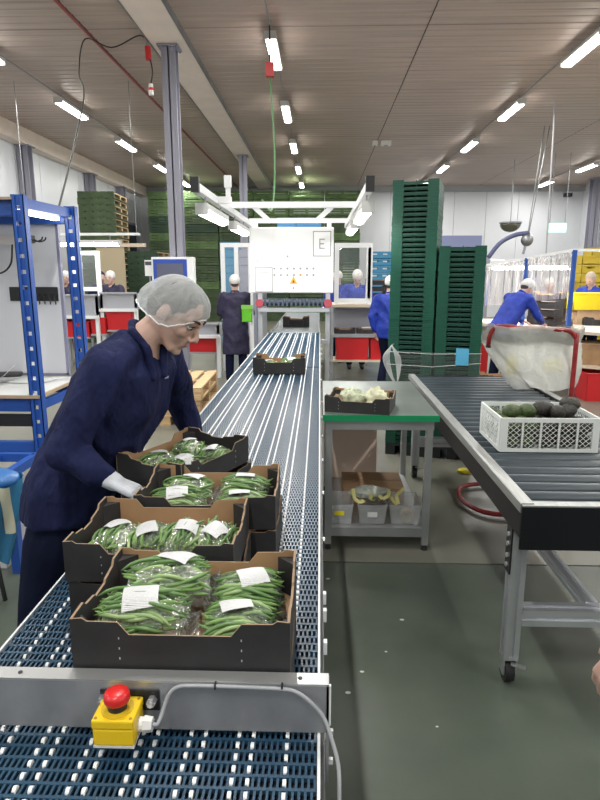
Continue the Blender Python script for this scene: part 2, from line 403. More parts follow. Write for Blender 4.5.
def head_shapes(mb, c, F, U, fine=True):
    F = Vector(F).normalized(); U = Vector(U); U = (U-F*U.dot(F)).normalized(); R = F.cross(U)
    rot = Matrix((R, F, U)).transposed()
    P = lambda x, y, z: Vector(c) + R*x + F*y + U*z
    mb.ell(P(0, -.014, .030), (.072, .094, .084), rot); mb.ell(P(0, .030, -.030), (.058, .062, .082), rot)
    mb.ell(P(0, .046, -.086), (.038, .040, .030), rot)
    for s in (-1, 1):
        mb.cap(P(s*.050, .0, -.045), .016, P(s*.022, .062, -.098), .016); mb.ell(P(s*.036, .058, -.022), (.026, .028, .026), rot)
        mb.ell(P(s*.074, -.012, -.008), (.010, .020, .031), rot); mb.ell(P(s*.012, .103, -.036), .0085)
        mb.cap(P(s*.012, .088, .022), .0105, P(s*.042, .070, .020), .0105)
    mb.cap(P(0, .088, .012), .0085, P(0, .113, -.027), .0105)
    mb.cap(P(-.016, .086, -.0605), .0085, P(.016, .086, -.0605), .0085); mb.cap(P(-.013, .084, -.0745), .0088, P(.013, .084, -.0745), .0088)
    mb.ell(P(0, .078, -.103), (.020, .017, .016), rot); mb.ell(P(0, .079, -.052), (.026, .020, .022), rot)
    return P, rot
BODY0 = dict(pelvis=(0, 0, .93), chest=(0, .0, 1.24), neck=(0, -.01, 1.43), head=(0, .025, 1.575), hf=(0, 1, -.1), hu=(0, .1, 1),
             shR=(.185, -.01, 1.375), elR=(.235, .02, 1.11), wrR=(.20, .20, .98), shL=(-.185, -.01, 1.375), elL=(-.235, .02, 1.11), wrL=(-.20, .20, .98),
             knR=(.10, .02, .50), anR=(.11, -.02, .08), knL=(-.10, .02, .50), anL=(-.11, -.02, .08), hdR=None, hdL=None)
def person(label, loc, rz, pose=None, coat=None, trousers=None, hem=.78, voxel=.02, net='net', glove=None, sc=1.0, curl=.5, hair=None, fine=False, belly=1.0, headvox=None, eyes=True, group=None, swidth=.2, cuff=.10, leg=1.0):
    J = {k: (Vector(v) if v is not None else None) for k, v in {**BODY0, **(pose or {})}.items()}
    coat = coat or m_royal; trousers = trousers or m_navy_t
    side = (J['shR']-J['shL']).normalized()
    up = (J['neck']-J['pelvis']).normalized(); fwd = up.cross(side).normalized()
    b = MB(); P, rot = head_shapes(b, J['head'], J['hf'], J['hu'])
    b.cap(P(0, -.022, -.055), .050, J['neck'], .055)
    b.loft([(J['neck'], side*.06, fwd*.055), (J['neck'].lerp(J['chest'], .4), side*.14, fwd*.08), (J['chest'], side*.14, fwd*.09), (J['pelvis'], side*.13, fwd*.09), (J['pelvis']-Vector((0, 0, .08)), side*.12, fwd*.08)])
    for s in 'RL':
        b.chain([(J['sh'+s], .04), (J['el'+s], .032), (J['wr'+s], .024)])
        hip = J['pelvis'] + side*(.085 if s == 'R' else -.085) - Vector((0, 0, .03))
        b.chain([(hip, .065), (J['kn'+s], .045), (J['an'+s], .035)])
        if not glove:
            dd = J['hd'+s] if J['hd'+s] is not None else (J['wr'+s]-J['el'+s])
            hand_shapes(b, J['wr'+s], dd, (0, 0, 1) if abs(Vector(dd).normalized().z) < .8 else side*(1 if s == 'R' else -1), -1 if s == 'R' else 1, curl)
    body = blob('person', b, voxel if not headvox else headvox, m_skin, None, 3)
    tag(body, label, 'person', group); body.location = loc; body.rotation_euler = (0, 0, rz); body.scale = (sc, sc, sc)
    # coat
    c = MB(); w0 = swidth
    pel = J['pelvis']; hp = Vector((pel.x, pel.y, hem)); kmid = (J['knR']+J['knL'])/2
    if hem < pel.z-.12: hp = pel.lerp(kmid, min(1.2, (pel.z-hem)/max(.05, pel.z-kmid.z)))
    ch = J['chest']
    c.loft([(J['neck']+up*.012-fwd*.022, side*.072, fwd*.045), (J['neck']-up*.028-fwd*.016, side*.12, fwd*.072), (J['neck'].lerp(ch, .35), side*(w0-.012), fwd*.115), (ch, side*(w0-.018), fwd*.135*belly),
            (ch.lerp(pel, .5), side*(w0-.03), fwd*.132*belly), (pel, side*(w0-.012), (fwd*.4+Vector((fwd.x, fwd.y, 0)).normalized()*.6)*.142*belly), (hp, side*(w0-.008), (Vector((fwd.x, fwd.y, 0)).normalized())*.128*belly)])
    for s in 'RL':
        sg = 1 if s == 'R' else -1; cf_ = J['wr'+s].lerp(J['el'+s], cuff)
        c.cap(J['neck'] + side*sg*.06 - up*.045, .055, J['sh'+s], .072)
        c.chain([(J['sh'+s], .075), (J['sh'+s].lerp(J['el'+s], .5), .064), (J['el'+s], .057), (J['el'+s].lerp(cf_, .5), .052), (cf_, .043)])
    ct = blob('coat', c, voxel, coat, body, 5)
    vn = [(v.co.copy(), v.normal.copy()) for v in ct.data.vertices]; flat = []
    for p, nrm in vn:               # cloth folds
        q = noise_v(Vector((p.x*7, p.y*7, p.z*4+p.x*3))); r_ = noise_v(Vector((p.x*16+5, p.y*16, p.z*9)))
        flat += list(p + nrm*(abs(q)*-.030 + r_*.007 + .006))
    ct.data.vertices.foreach_set('co', flat); ct.data.update()
    # collar
    cl = MB(); 
    for k in range(2):
        sg = 1 if k else -1
        pts = [J['neck'] + up*.03 - fwd*.062, J['neck'] + up*.025 + side*sg*.055 - fwd*.02, J['neck'] + up*.0 + side*sg*.052 + fwd*.052, J['neck'] - up*.085 + side*sg*.034 + fwd*.110]
        for p, q in zip(pts[:-1], pts[1:]): cl.cap(p, .016, q, .014)
    blob('collar', cl, max(.007, voxel*.6), coat, body, 3)
    tr = MB()
    for s in 'RL':
        hip = pel + side*(.085 if s == 'R' else -.085) - Vector((0, 0, .02))
        tr.chain([(hip, .098), (hip.lerp(J['kn'+s], .5), .092*leg), (J['kn'+s], .072*leg), (J['kn'+s].lerp(J['an'+s], .5), .070*leg), (J['an'+s]+Vector((0, 0, .03)), .062)])
    tr.ell(pel-Vector((0, 0, .02)), (.15, .12, .12)); blob('trousers', tr, voxel, trousers, body, 4)
    for s in 'RL':
        a = J['an'+s]; f2 = Vector((fwd.x, fwd.y, 0)).normalized()
        sh = MB().cap((a.x-f2.x*.04, a.y-f2.y*.04, .045), .045, (a.x+f2.x*.08, a.y+f2.y*.08, .042), .042).cap((a.x+f2.x*.08, a.y+f2.y*.08, .042), .042, (a.x+f2.x*.16, a.y+f2.y*.16, .034), .034)
        blob('shoe', sh, .015, m_shoe, body, 3)
    if glove:
        for s in 'RL':
            g = MB(); dd = J['hd'+s] if J['hd'+s] is not None else (J['wr'+s]-J['el'+s])
            hand_shapes(g, J['wr'+s], dd, (0, 0, 1), -1 if s == 'R' else 1, curl, 1.06)
            g.cap(J['wr'+s].lerp(J['el'+s], .18), .034, J['wr'+s]+Vector(dd).normalized()*.02, .030)
            blob('glove', g, .0045, glove, body, 4)
    if eyes:
        for s in (-1, 1):
            MB().ell(P(s*.030, .0775, .0035), (.013, .010, .0075), rot, 12, 8).build('eye', m_eye if not fine else m_eyew, body, True)
            if fine:
                MB().ell(P(s*.030, .0855, .002), (.0055, .0035, .0055), rot, 12, 8).build('iris', m_eye, body, True)
                MB().tube([P(s*.014, .0955, .030), P(s*.028, .0925, .036), P(s*.046, .077, .032)], [.003, .0042, .002], 8).build('eyebrow', m_brow, body, True)
                MB().tube([P(s*.016, .089, .0095), P(s*.030, .0895, .0125), P(s*.044, .0785, .007)], [.0016, .0024, .0012], 8).build('eyelid', m_brow, body, True)
        if fine: MB().tube([P(-.022, .0905, -.068), P(0, .0975, -.066), P(.022, .0905, -.068)], [.0015, .004, .0015], 8).build('lips', m_lip, body, True)
    if hair or net:
        h = MB(); h.ell(P(0, -.020, .036), (.0765, .0945, .086), rot); h.ell(P(0, -.055, .0), (.064, .056, .070), rot)
        hb = blob('hair', h, .012 if not fine else .008, hair or m_hair, body, 2)
        if net == 'net' and not fine:
            n_ = MB(); n_.ell(P(0, -.018, .042), (.088, .108, .092), rot); n_.ell(P(0, -.068, .018), (.074, .06, .06), rot)
            blob('hairnet', n_, .018, m_netf, body, 2)
    return body, P, rot
m_netf = mat('hairnet_white_far', (.72, .72, .70), .8, noise=.15, nscale=40)

# -------- the worker at the belt
fx = Vector((.985, -.17, 0)).normalized()          # where he faces: over the belt
sd = Vector((fx.y, -fx.x, 0))                      # his right, towards the camera
PW = dict(pelvis=(-.865, 2.06, .95), chest=(-.70, 2.06, 1.26), neck=(-.605, 2.04, 1.455), head=(-.490, 2.055, 1.542),
          hf=(.74, -.20, -.62), hu=(.60, -.08, .78),
          shR=(-.685, 1.885, 1.380), elR=(-.80, 1.79, 1.125), wrR=(-.665, 1.79, 1.035), hdR=(.9, .02, -.42),
          shL=(-.575, 2.235, 1.385), elL=(-.565, 2.40, 1.15), wrL=(-.52, 2.42, .98), hdL=(.5, -.25, -.5),
          knR=(-1.01, 1.97, .50), anR=(-1.06, 1.96, .08), knL=(-.99, 2.15, .50), anL=(-1.02, 2.16, .08))
worker, WP, wrot = person('worker in navy coat, hairnet and white gloves leaning over the bean boxes', (0, 0, 0), 0, PW, m_navy, m_navy_t, hem=.82, leg=1.18, voxel=.011, net=None, glove=m_glove, fine=True, curl=.42, hair=m_hair, headvox=.0055, belly=1.12, swidth=.222)
def net_pt(a, b):
    """bouffant cap: a around, b from crown (0) to hem (1); hem runs from the brow to the nape"""
    A = 2*math.pi*a; front = math.cos(A); c_ = math.cos(b*math.pi/2); k = math.sin(b*math.pi/2)**.85
    zh = -.042 + (.088*front**2 if front > 0 else -.012*front**2)
    rad = 1 if b < .86 else 1-.5*(b-.86)*(.5 if abs(front) < .5 else 1)
    ru = (.9*math.sin(A*17+b*5) + .7*math.sin(A*29+2) + .6*math.sin(A*7+b*9))*.004*b
    y = front*(.112 if front > 0 else .134)*k*rad - .012; x = math.sin(A)*.0955*k*rad
    z = .122*c_ + zh*(1-c_)
    return WP(x*(1+ru*6), y*(1+ru*4), z+ru*.6)
net = MB().grid(net_pt, 72, 22).build('hairnet', m_net, worker, True); tag(net, 'translucent white bouffant hairnet')
hem_ = MB().tube([net_pt(i/72, 1.0) for i in range(72)], .0028, 6, closed=True).build('hairnet_elastic', mat('elastic_white', (.8, .82, .83), .8), worker, True)
# small white stitching on the chest, laid on the cloth
from mathutils.bvhtree import BVHTree
coat_o = [c for c in worker.children if c.name.startswith('coat')][0]
bvh = BVHTree.FromPolygons([v.co for v in coat_o.data.vertices], [p.vertices for p in coat_o.data.polygons])
for px, py, w_, h_ in ((166, 419, .008, .012), (170.5, 421, .010, .006), (174, 422.5, .008, .005), (166, 377, .010, .004)):
    hit, nrm_, _, _ = bvh.ray_cast(Vector((0, 0, CAM_H)), _ray(px, py).normalized())
    if hit is None: continue
    u_ = Vector((0, 0, 1)).cross(nrm_).normalized(); v_ = nrm_.cross(u_)
    c_ = hit + nrm_*.003
    MB().prism([c_-u_*w_-v_*h_, c_+u_*w_-v_*h_, c_+u_*w_+v_*h_, c_-u_*w_+v_*h_], nrm_*.001).build('chest_stitching', mat('stitch_pale', (.35, .38, .48), .8), worker)
# ------------------------------------------------------------------ the other people
PB = dict(elR=(.25, .03, 1.11), wrR=(.17, .26, 1.04), elL=(-.25, .03, 1.11), wrL=(-.17, .26, 1.04))
def at(px, py, Y): p = PY(px, py, Y); return (p.x, Y, 0)
person('worker seen from behind in a long dark violet coat and pale cap', at(235, 300, 9.0), .12, PB, m_plum, m_navy_t, hem=.48, voxel=.02, sc=.965, group=None, eyes=False, swidth=.22)
person('worker in dark violet coat with folded arms behind the sorting trough', at(111, 280, 11.6), math.pi-.15, dict(elR=(.27, .08, 1.12), wrR=(.05, .22, 1.16), elL=(-.27, .08, 1.12), wrL=(-.05, .24, 1.13), hdR=(-1, .1, 0), hdL=(1, .1, 0)), m_plum, m_navy_t, voxel=.02)
person('worker in dark coat partly behind the blue rack post', at(66, 284, 11.6), math.pi+.2, PB, m_plum, m_navy_t, voxel=.022)
person('worker in dark navy hidden behind the folded-arms worker', at(101, 276, 12.4), math.pi+.6, PB, m_navy, m_navy_t, voxel=.024, net=None, hair=m_navy)
person('bearded worker in royal blue behind the clear screen with head bowed', at(357, 284, 10.6), math.pi, dict(head=(0, .07, 1.555), hf=(0, .8, -.6), hu=(0, .6, .8), **PB), m_royal, m_navy_t, voxel=.02, sc=1.02)
person('worker in royal blue with net cap beside the machine cabinet', at(338, 284, 11.35), math.pi-.5, PB, m_royal, m_navy_t, voxel=.022, sc=1.0)
person('worker in royal blue walking half hidden by the tall tray stack', at(389, 330, 8.6), -.5, dict(elL=(-.26, -.06, 1.10), wrL=(-.25, .05, .86), knL=(-.10, .14, .5), anL=(-.10, -.02, .08), knR=(.1, -.02, .5), anR=(.11, -.25, .10)), m_royal, m_navy_t, voxel=.022, sc=.96)
person('worker in royal blue coat bending over the packing table', at(501, 345, 8.45), -1.05, dict(pelvis=(0, -.02, .93), chest=(0, .20, 1.20), neck=(0, .33, 1.37), head=(0, .435, 1.455), hf=(0, .75, -.66), hu=(0, .66, .75), shR=(.185, .27, 1.32), elR=(.25, .40, 1.07), wrR=(.17, .60, .98), shL=(-.185, .27, 1.32), elL=(-.25, .40, 1.07), wrL=(-.17, .60, .98)), m_royal, m_navy_t, voxel=.018, hem=.80)
person('fair haired worker in royal blue behind the yellow tote', at(592, 285, 10.2), 2.2, dict(head=(0, .06, 1.56), hf=(0, .85, -.5), hu=(0, .5, .85), **PB), m_royal, m_navy_t, voxel=.018, net='none', hair=mat('hair_fair', (.45, .38, .30), .7))
for px, nm in ((549, 'nearer the blue post'), (568, 'against the curtain post')):
    person('blurred worker in pale cap seen through the strip curtain, '+('in the middle' if px == 549 else 'next to the post'), at(px, 288, 10.9 if px == 549 else 11.5), math.pi, PB, mat('pale_coat', (.45, .40, .40), .7), m_navy_t, voxel=.024, sc=.93)
# a bystander just outside the view; only one hand reaches into it
hp = PY(606, 652, 1.2)
person('bystander in dark coat whose bare hand hangs by the roller conveyor', (hp.x+.447, 1.06, 0), .25, dict(shL=(-.19, 0, 1.36), elL=(-.37, -.0, 1.15), wrL=(-.455, .135, .925), hdL=(-.05, .35, -.85), shR=(.19, 0, 1.36), elR=(.23, -.02, 1.1), wrR=(.22, .06, .88)), m_plum, m_navy_t, voxel=.014, headvox=.0065, curl=.55, cuff=.42)
# ------------------------------------------------------------------ belt conveyor with white rollers
ZB = .88; BX0, BX1 = -.68, 0.0; PITCHR = .0254
m_belt = mat('belt_blue_plastic', (.026, .070, .118), .30, noise=.25, nscale=5, col2=(.02, .055, .10))
m_bed = mat('belt_bed_dark', (.006, .010, .018), .6)  # near-black bed plastic, its colour also painting the shade inside the belt holes
m_roll = mat('roller_white', (.80, .82, .82), .35)
m_side = mat('conveyor_side_steel', (.16, .165, .17), .4, .7, noise=.15, nscale=6)
m_edge = mat('wear_strip_white', (.68, .71, .72), .4)
def belt_row(off):
    mb = MB(); n = 68; p = (BX1-BX0)/n
    mb.bx(BX0, BX1, -.003, .003, -.009, 0)
    for k in range(n):
        x = BX0 + (k+.25+.5*off)*p
        if x+.0021 > BX1: continue
        mb.bx(x-.0021, x+.0021, .003, PITCHR-.003, -.009, -.0006)
    return mb.mesh('belt_link', m_belt)
ROW = [belt_row(0), belt_row(1)]
ROLLX = [BX0+.059]; x = ROLLX[0]
for k in range(6): x += .0595; ROLLX.append(x); x += .0255; ROLLX.append(x)
x += .0595; ROLLX.append(x)
_m = MB().cyl((-.003, 0, 0), (.003, 0, 0), .0072, n=10); ROLLM = _m.mesh('roller', m_roll, False); set_auto(ROLLM, 50)
def conveyor(label, y0, y1, single, legs):
    t = thing('belt_conveyor', label, 'conveyor', (0, 0, 0))
    n = int(round((y1-y0)/PITCHR)); left = single; mb = MB(); rest = 0
    for k in range(n):
        y = y0 + k*PITCHR
        r = link('belt_link', ROW[k % 2], t, (0, y, ZB))
        for x in ROLLX:
            if y > .74 and left > 0: link('roller', ROLLM, r, (x, PITCHR/2, -.003)); left -= 1
            elif y > .74 or not single: mb.cyl((x-.003, y+PITCHR/2, ZB-.003), (x+.003, y+PITCHR/2, ZB-.003), .0072, n=8); rest += 1
    o = mb.build('belt_rollers', m_roll, t); o['kind'] = 'stuff'; set_auto(o.data, 50)
    MB().bx(BX0, BX1, y0-.004, y1-.004, ZB-.03, ZB-.012).build('belt_bed', m_bed, t)
    for s, xa, xb in ((1, BX1+.001, BX1+.006), (-1, BX0-.006, BX0-.001)):
        MB().bx(xa, xb, y0-.01, y1-.006, ZB-.03, ZB+.004).build('wear_strip', m_edge, t)
        xo = xb if s > 0 else xa
        a, b = sorted((xo, xo+s*.008)); MB().bx(a, b, y0-.02, y1-.006, ZB-.17, ZB-.035).build('side_rail', m_side, t)
        yy = y0+.35
        while yy < y1-.1:
            MB().cyl((xo+s*.008, yy, ZB-.05), (xo+s*.016, yy, ZB-.05), .009, n=6).build('bolt', steel, t); yy += .42
    MB().bx(BX0+.02, BX1-.02, y0, y1-.01, ZB-.16, ZB-.14).build('return_pan', m_side, t)
    for yy in legs:
        for xx in (BX0+.03, BX1-.03):
            l = MB().bx(xx-.025, xx+.025, yy-.025, yy+.025, .03, ZB-.16).build('leg', steel, t)
            MB().cyl((xx, yy, 0), (xx, yy, .03), .035, .02, n=12).build('foot', black_p, l)
        MB().bx(BX0+.03, BX1-.03, yy-.02, yy+.02, .22, .26).build('cross_brace', steel, t)
    return t
cv1 = conveyor('blue modular belt conveyor with rows of white rollers under the open bean boxes', .62, 5.10, 300, (.7, 2.4, 4.9))
MB().cyl((BX0, .612, ZB-.07), (BX1, .612, ZB-.07), .065, n=20).build('end_drum', m_belt, cv1, smooth=True)
for yy in (1.35, 1.43, 1.22): MB().bx(.014, .022, yy-.008, yy+.008, ZB-.05, ZB-.02).build('side_bracket', m_edge, cv1)
cv2 = conveyor('blue roller belt conveyor section leading up to the white machine', 5.115, 8.03, 0, (5.4, 7.6))
t = thing('transfer_conveyor', 'plain grey belt conveyor running through beneath the white machine', 'conveyor')
MB().bx(BX0+.02, BX1-.02, 8.05, 12.2, ZB-.02, ZB).build('belt', mat('plain_grey_belt', (.085, .11, .125), .45), t)
for xx in (BX0, BX1-.02): MB().bx(xx, xx+.02, 8.05, 12.2, ZB-.12, ZB+.005).build('side_rail', m_side, t)
for yy in (8.4, 10.2, 12.0):
    for xx in (BX0+.03, BX1-.03): MB().bx(xx-.025, xx+.025, yy-.025, yy+.025, 0, ZB-.12).build('leg', steel, t)

# stop plate across the belt, with its emergency stop
YP = .905
sp = thing('stop_plate', 'galvanised steel stop plate standing across the belt in front of the boxes', 'plate', (0, YP, ZB))
m_galv = mat('galvanised_plate', (.33, .34, .36), .36, .45, noise=.22, nscale=7, bump=.04, bscale=40)
MB().bx(BX0-.08, .020, 0, .004, .012, .104).build('face', m_galv, sp)
MB().bx(BX0-.08, .020, .0, .03, .104, .108).build('top_flange', mat('flange_zinc', (.55, .56, .56), .3, .7), sp)
MB().bx(.016, .021, 0, .03, -.09, .104).build('end_bracket', m_galv, sp)
MB().bx(.021, .024, -.004, .002, .03, .108).build('bright_edge', m_edge, sp)
MB().bx(BX0-.08, BX0-.075, 0, .03, -.09, .104).build('end_bracket', m_galv, sp)
for z in (.0, -.06): MB().cyl((.021, .015, z), (.029, .015, z), .007, n=6).build('bolt', steel, sp)
for px in (16, 300): p = PY(px, 676, YP); MB().cyl((p.x, .015, .108), (p.x, .015, .1095), .004, n=8).build('rivet', black_p, sp)
ex = PY(121, 720, .88).x
es = thing('emergency_stop', 'yellow emergency stop box with red mushroom button on the stop plate', 'button', (ex, YP, ZB+.03))
m_yel = mat('safety_yellow', (.78, .53, .01), .38); m_redb = mat('stop_red', (.60, .018, .018), .32)
MB().bx(-.034, .034, -.066, -.006, .004, .035).build('enclosure', m_yel, es, bevel=.003)
ld = MB().bx(-.035, .035, -.067, -.005, .0355, .052).build('lid', m_yel, es, bevel=.003)
for sx in (-1, 1):
    for sy in (-.060, -.012): MB().cyl((sx*.029, sy, .052), (sx*.029, sy, .0528), .0028, n=8).build('lid_screw', mat('brass_screw', (.4, .25, .05), .4, .6), ld)
MB().bx(-.034, .034, -.066, -.006, .0, .004).build('base_rim', mat('rim_grey', (.6, .6, .58), .5), es)
MB().cyl((0, -.036, .052), (0, -.036, .0535), .027, n=24).build('collar', mat('ring_yellow', (.62, .42, .02), .4), es)
MB().cyl((0, -.036, .0535), (0, -.036, .066), .016, .015, n=20).build('stem', black_p, es)
mb = MB(); prof = [(.015, .066), (.0205, .067), (.0218, .071), (.0215, .078), (.0195, .083), (.014, .0855), (.005, .0865)]
mb.tube([(0, -.036, z) for r, z in prof], [r for r, z in prof], 24).build('button', m_redb, es, smooth=True)
MB().bx(-.042, .062, -.004, -.0005, .022, .062).build('backing_plate', black_p, es, bevel=.004)
for x_ in (-.036, .050):
    b_ = MB().cyl((x_, -.004, .045), (x_, -.016, .045), .0085, n=6).build('bolt', steel, es); MB().cyl((x_, -.016, .045), (x_, -.021, .045), .005, n=10).build('bolt_tip', steel, b_)
gl_ = MB().cyl((.034, -.036, .022), (.043, -.036, .022), .012, n=12).cyl((.043, -.036, .022), (.058, -.036, .022), .014, .012, n=6)
gl_.build('cable_gland', mat('gland_white', (.72, .73, .72), .45), es)
cpts = [(ex+.058, YP-.036, ZB+.052), (ex+.066, YP-.034, ZB+.052), (ex+.072, YP-.02, ZB+.066), (ex+.080, YP-.009, ZB+.088), (ex+.095, YP-.006, ZB+.101), (ex+.12, YP-.005, ZB+.104),
        (ex+.2, YP-.005, ZB+.1035), (-.06, YP-.006, ZB+.102), (-.035, YP-.008, ZB+.098), (-.012, YP-.012, ZB+.083), (.010, YP-.015, ZB+.058), (.024, YP-.03, ZB+.03), (.036, YP-.05, ZB-.005), (.0375, YP-.075, ZB-.04), (.037, YP-.10, ZB-.10), (.036, YP-.12, ZB-.2)]
def smooth_pts(pts, n=4):
    P = [Vector(p) for p in pts]; P = [P[0]*2-P[1]] + P + [P[-1]*2-P[-2]]; out = []
    for i in range(1, len(P)-2):
        for k in range(n):
            t = k/n; a, b, c, d = P[i-1:i+3]
            out.append(.5*((2*b) + (c-a)*t + (2*a-5*b+4*c-d)*t*t + (3*b-a-3*c+d)*t**3))
    return out + [P[-2]]
cb = MB().tube(smooth_pts(cpts), .0035, 8).build('cable', mat('cable_grey', (.33, .34, .36), .5), es, smooth=True)
for x_ in (-.175, -.06):
    MB().bx(x_-ex-.0015, x_-ex+.0015, -.009, .002, .070, .079).build('cable_tie', black_p, es)
for o in es.children:
    if o.name.startswith('cable') and o is cb: o.location = (-ex, -YP, -ZB-.03)

# ------------------------------------------------------------------ cardboard bean boxes
card_edge = mat('card_edge', (.27, .185, .115), .8)
def box_meshes():
    W, D, T = .39, .28, .003; out = {}
    def lw(xs):   # outline of a long wall
        return [(-W/2, 0), (W/2, 0), (W/2, .098), (W/2-.022, .1), (W/2-.03, .094), (W/2-.085, .093), (W/2-.104, .069), (-W/2+.104, .069), (-W/2+.085, .093), (-W/2+.03, .094), (-W/2+.022, .1), (-W/2, .098)]
    a = lw(0)
    out['front'] = MB().prism([(x, -D/2, z) for x, z in a], (0, T, 0), 0, 1, 2).mesh('side_panel', [black_c, kraft, card_edge])
    out['back'] = MB().prism([(x, D/2-T, z) for x, z in a], (0, T, 0), 1, 0, 2).mesh('side_panel', [black_c, kraft, card_edge])
    e = [(-D/2+T, 0), (D/2-T, 0), (D/2-T, .1), (.085, .1), (.075, .088), (.03, .082), (.026, .076), (-.026, .076), (-.03, .082), (-.075, .088), (-.085, .098), (-D/2+T, .098)]
    out['left'] = MB().prism([(-W/2, y, z) for y, z in e], (T*1.6, 0, 0), 0, 0, 1).mesh('end_panel', [black_c, card_edge])
    out['right'] = MB().prism([(W/2-T*1.6, y, z) for y, z in e], (T*1.6, 0, 0), 0, 0, 1).mesh('end_panel', [black_c, card_edge])
    out['base'] = MB().bx(-W/2+T, W/2-T, -D/2+T, D/2-T, .0, T).mesh('base', [kraft])
    for sx in (-1, 1):
        for sy in (-1, 1):
            x0 = sx*(W/2-.0052); y0 = sy*(D/2-T-.0005)
            out['corner%d%d' % (sx, sy)] = MB().prism([(x0, y0, .006), (x0-sx*.035, y0, .006), (x0, y0-sy*.035, .006)], (0, 0, .078)).mesh('corner_gusset', [black_c])
    s = MB()
    for sx in (-1, 1):
        for z in (.02, .04, .06): s.bx(sx*(W/2-.086)-.001, sx*(W/2-.086)+.001, -D/2-.0006, -D/2, z, z+.004)
    out['staple'] = s.mesh('staple_row', [mat('staple', (.6, .6, .6), .4, .5)])
    return out
BOX = box_meshes()
def bean_box(loc, rz, label, tilt=None):
    t = thing('cardboard_box', label, 'box', loc, rz)
    for k, nm in (('front', 'side_panel'), ('back', 'side_panel'), ('left', 'end_panel'), ('right', 'end_panel'), ('base', 'base'), *[('corner%d%d' % (a, b), 'corner_gusset') for a in (-1, 1) for b in (-1, 1)]): link(nm, BOX[k], t)
    link('staple_row', BOX['staple'], t)['kind'] = 'stuff'
    if tilt: t.rotation_euler = (tilt[0], tilt[1], rz)
    return t
# ------------------------------------------------------------------ bags of green beans
m_bean = [mat('bean_green', (.15, .265, .075), .38, noise=.2, nscale=30), mat('bean_light', (.25, .365, .15), .4, noise=.2, nscale=30), mat('bean_dark', (.09, .185, .05), .38)]
m_tip = mat('bean_tip', (.42, .44, .20), .5)
m_film = film('bag_film', (.9, .95, .9), .09, 1.0, .5, 60, .14, 1.5)
m_label = printed('bean_label', (.62, .63, .63), (.1, .1, .12), 26, 40, .6)
def bean_mesh(i):
    rr = random.Random(i); L = rr.uniform(.085, .12); b = rr.uniform(-.018, .022); pts = []; rs = []
    for k in range(8):
        u = k/7; pts.append(((u-.5)*L, b*(1-(2*u-1)**2), .003*math.sin(u*7+i))); rs.append(.0040*(min(1, .25+4*u*(1-u)*1.4) if 0 < k < 7 else .22))
    mb = MB().tube(pts, rs, 6); me = mb.mesh('green_bean', [m_bean[i % 3], m_tip], True)
    for f in me.polygons:
        if f.center.x < -.45*L: f.material_index = 1
    return me
BEANS = [bean_mesh(i) for i in range(7)]
def dome(u, v, H): return H*max(0, 1-abs(u)**3.2)**.5*max(0, 1-abs(v)**2.6)**.55
def make_bag(seed, L, W, H, lab, fan=.35):
    rr = random.Random(seed)
    t = thing('bean_bag', 'x', 'bag')
    fill = MB()
    for i in range(95):
        me = BEANS[rr.randrange(7)]; u = rr.uniform(-1, 1)*(1-.112/L); v = rr.uniform(-.72, .72)
        M_ = Matrix.Translation((u*L/2, v*W/2, max(.006, dome(u, v, H)*rr.uniform(.3, .62)))) @ Matrix.Rotation(rr.uniform(-.3, .3), 4, 'Z')
        fill.add([M_ @ x.co for x in me.vertices], [list(p.vertices) for p in me.polygons], i % 3)
    o = fill.build('bean_filling', m_bean, t, True); o['kind'] = 'stuff'
    for i in range(112):
        u = rr.uniform(-1, 1)*(1-.108/L); v = rr.uniform(-.86, .86); z = dome(u, v, H)*rr.uniform(.84, .95)
        b = link('green_bean', BEANS[rr.randrange(7)], t, (u*L/2, v*W/2, max(.008, z-.004)))
        sl = (dome(u+.1, v, H)-dome(u-.1, v, H))/(.1*L)
        b.rotation_euler = (rr.uniform(-2, 2), -math.atan(sl)*.7, rr.uniform(-.3, .3) + fan*v*u*2 + (math.pi if rr.random() < .35 else 0))
    def fs(u, v):
        a = u*2-1; b = v*2-1; z = dome(a, b, H)*1.03+.002
        k = rr.uniform(-.0022, .0022)
        return (a*L/2*1.02, b*W/2*1.03+k, max(.001, z+rr.uniform(-.0032, .0032)))
    MB().grid(fs, 30, 22).build('clear_film', m_film, t, False)
    def fin(u, v):     # gathered bag end
        a = u*2-1; return (L/2*1.0+v*.018, a*W/2*(1-.45*v)+.004*math.sin(a*14+v*3), .006+.028*v*(1-a*a)+.007*math.sin(a*23+seed))
    MB().grid(fin, 22, 4).build('film_end', m_film, t, True)
    lx, ly, ls, la = lab
    def lb(u, v):
        p = Matrix.Rotation(la, 2) @ Vector(((u-.5)*ls*1.15, (v-.5)*ls)); x = lx+p.x; y = ly+p.y
        return (x, y, dome(max(-.97, min(.97, x/L*2)), max(-.97, min(.97, y/W*2)), H)*1.03+.0125)
    o = MB().grid(lb, 6, 6).build('paper_label', m_label, t, True); tag(o, 'white printed paper label')
    return note(t)
bagA = make_bag(1, .175, .12, .075, (.0, -.012, .056, .1))
bagB = make_bag(2, .17, .115, .07, (.02, .01, .054, -.5), .3)
bagC = make_bag(3, .15, .118, .062, (-.01, .012, .052, .25), .5)
BAGS = [bagA, bagB, bagC]; used = set()
def bag(i, loc, rz, label, sc=1):
    if i in used: o = dup(BAGS[i], loc, rz, label)
    else: used.add(i); o = BAGS[i]; o.location = loc; o.rotation_euler = (0, 0, rz); o['label'] = label
    o.scale = (sc, sc, sc); o['group'] = 'bags of green beans in the boxes'
    return o
H1 = .1015
x1, y1 = -.243, YP+.035+.14
bean_box((x1, y1, ZB+.002), 0, 'black cardboard box beneath the bean box against the stop plate')
bean_box((x1, y1, ZB+.002+H1), 0, 'open black cardboard box of bean bags right behind the stop plate')
z1 = ZB+.002+H1+.006
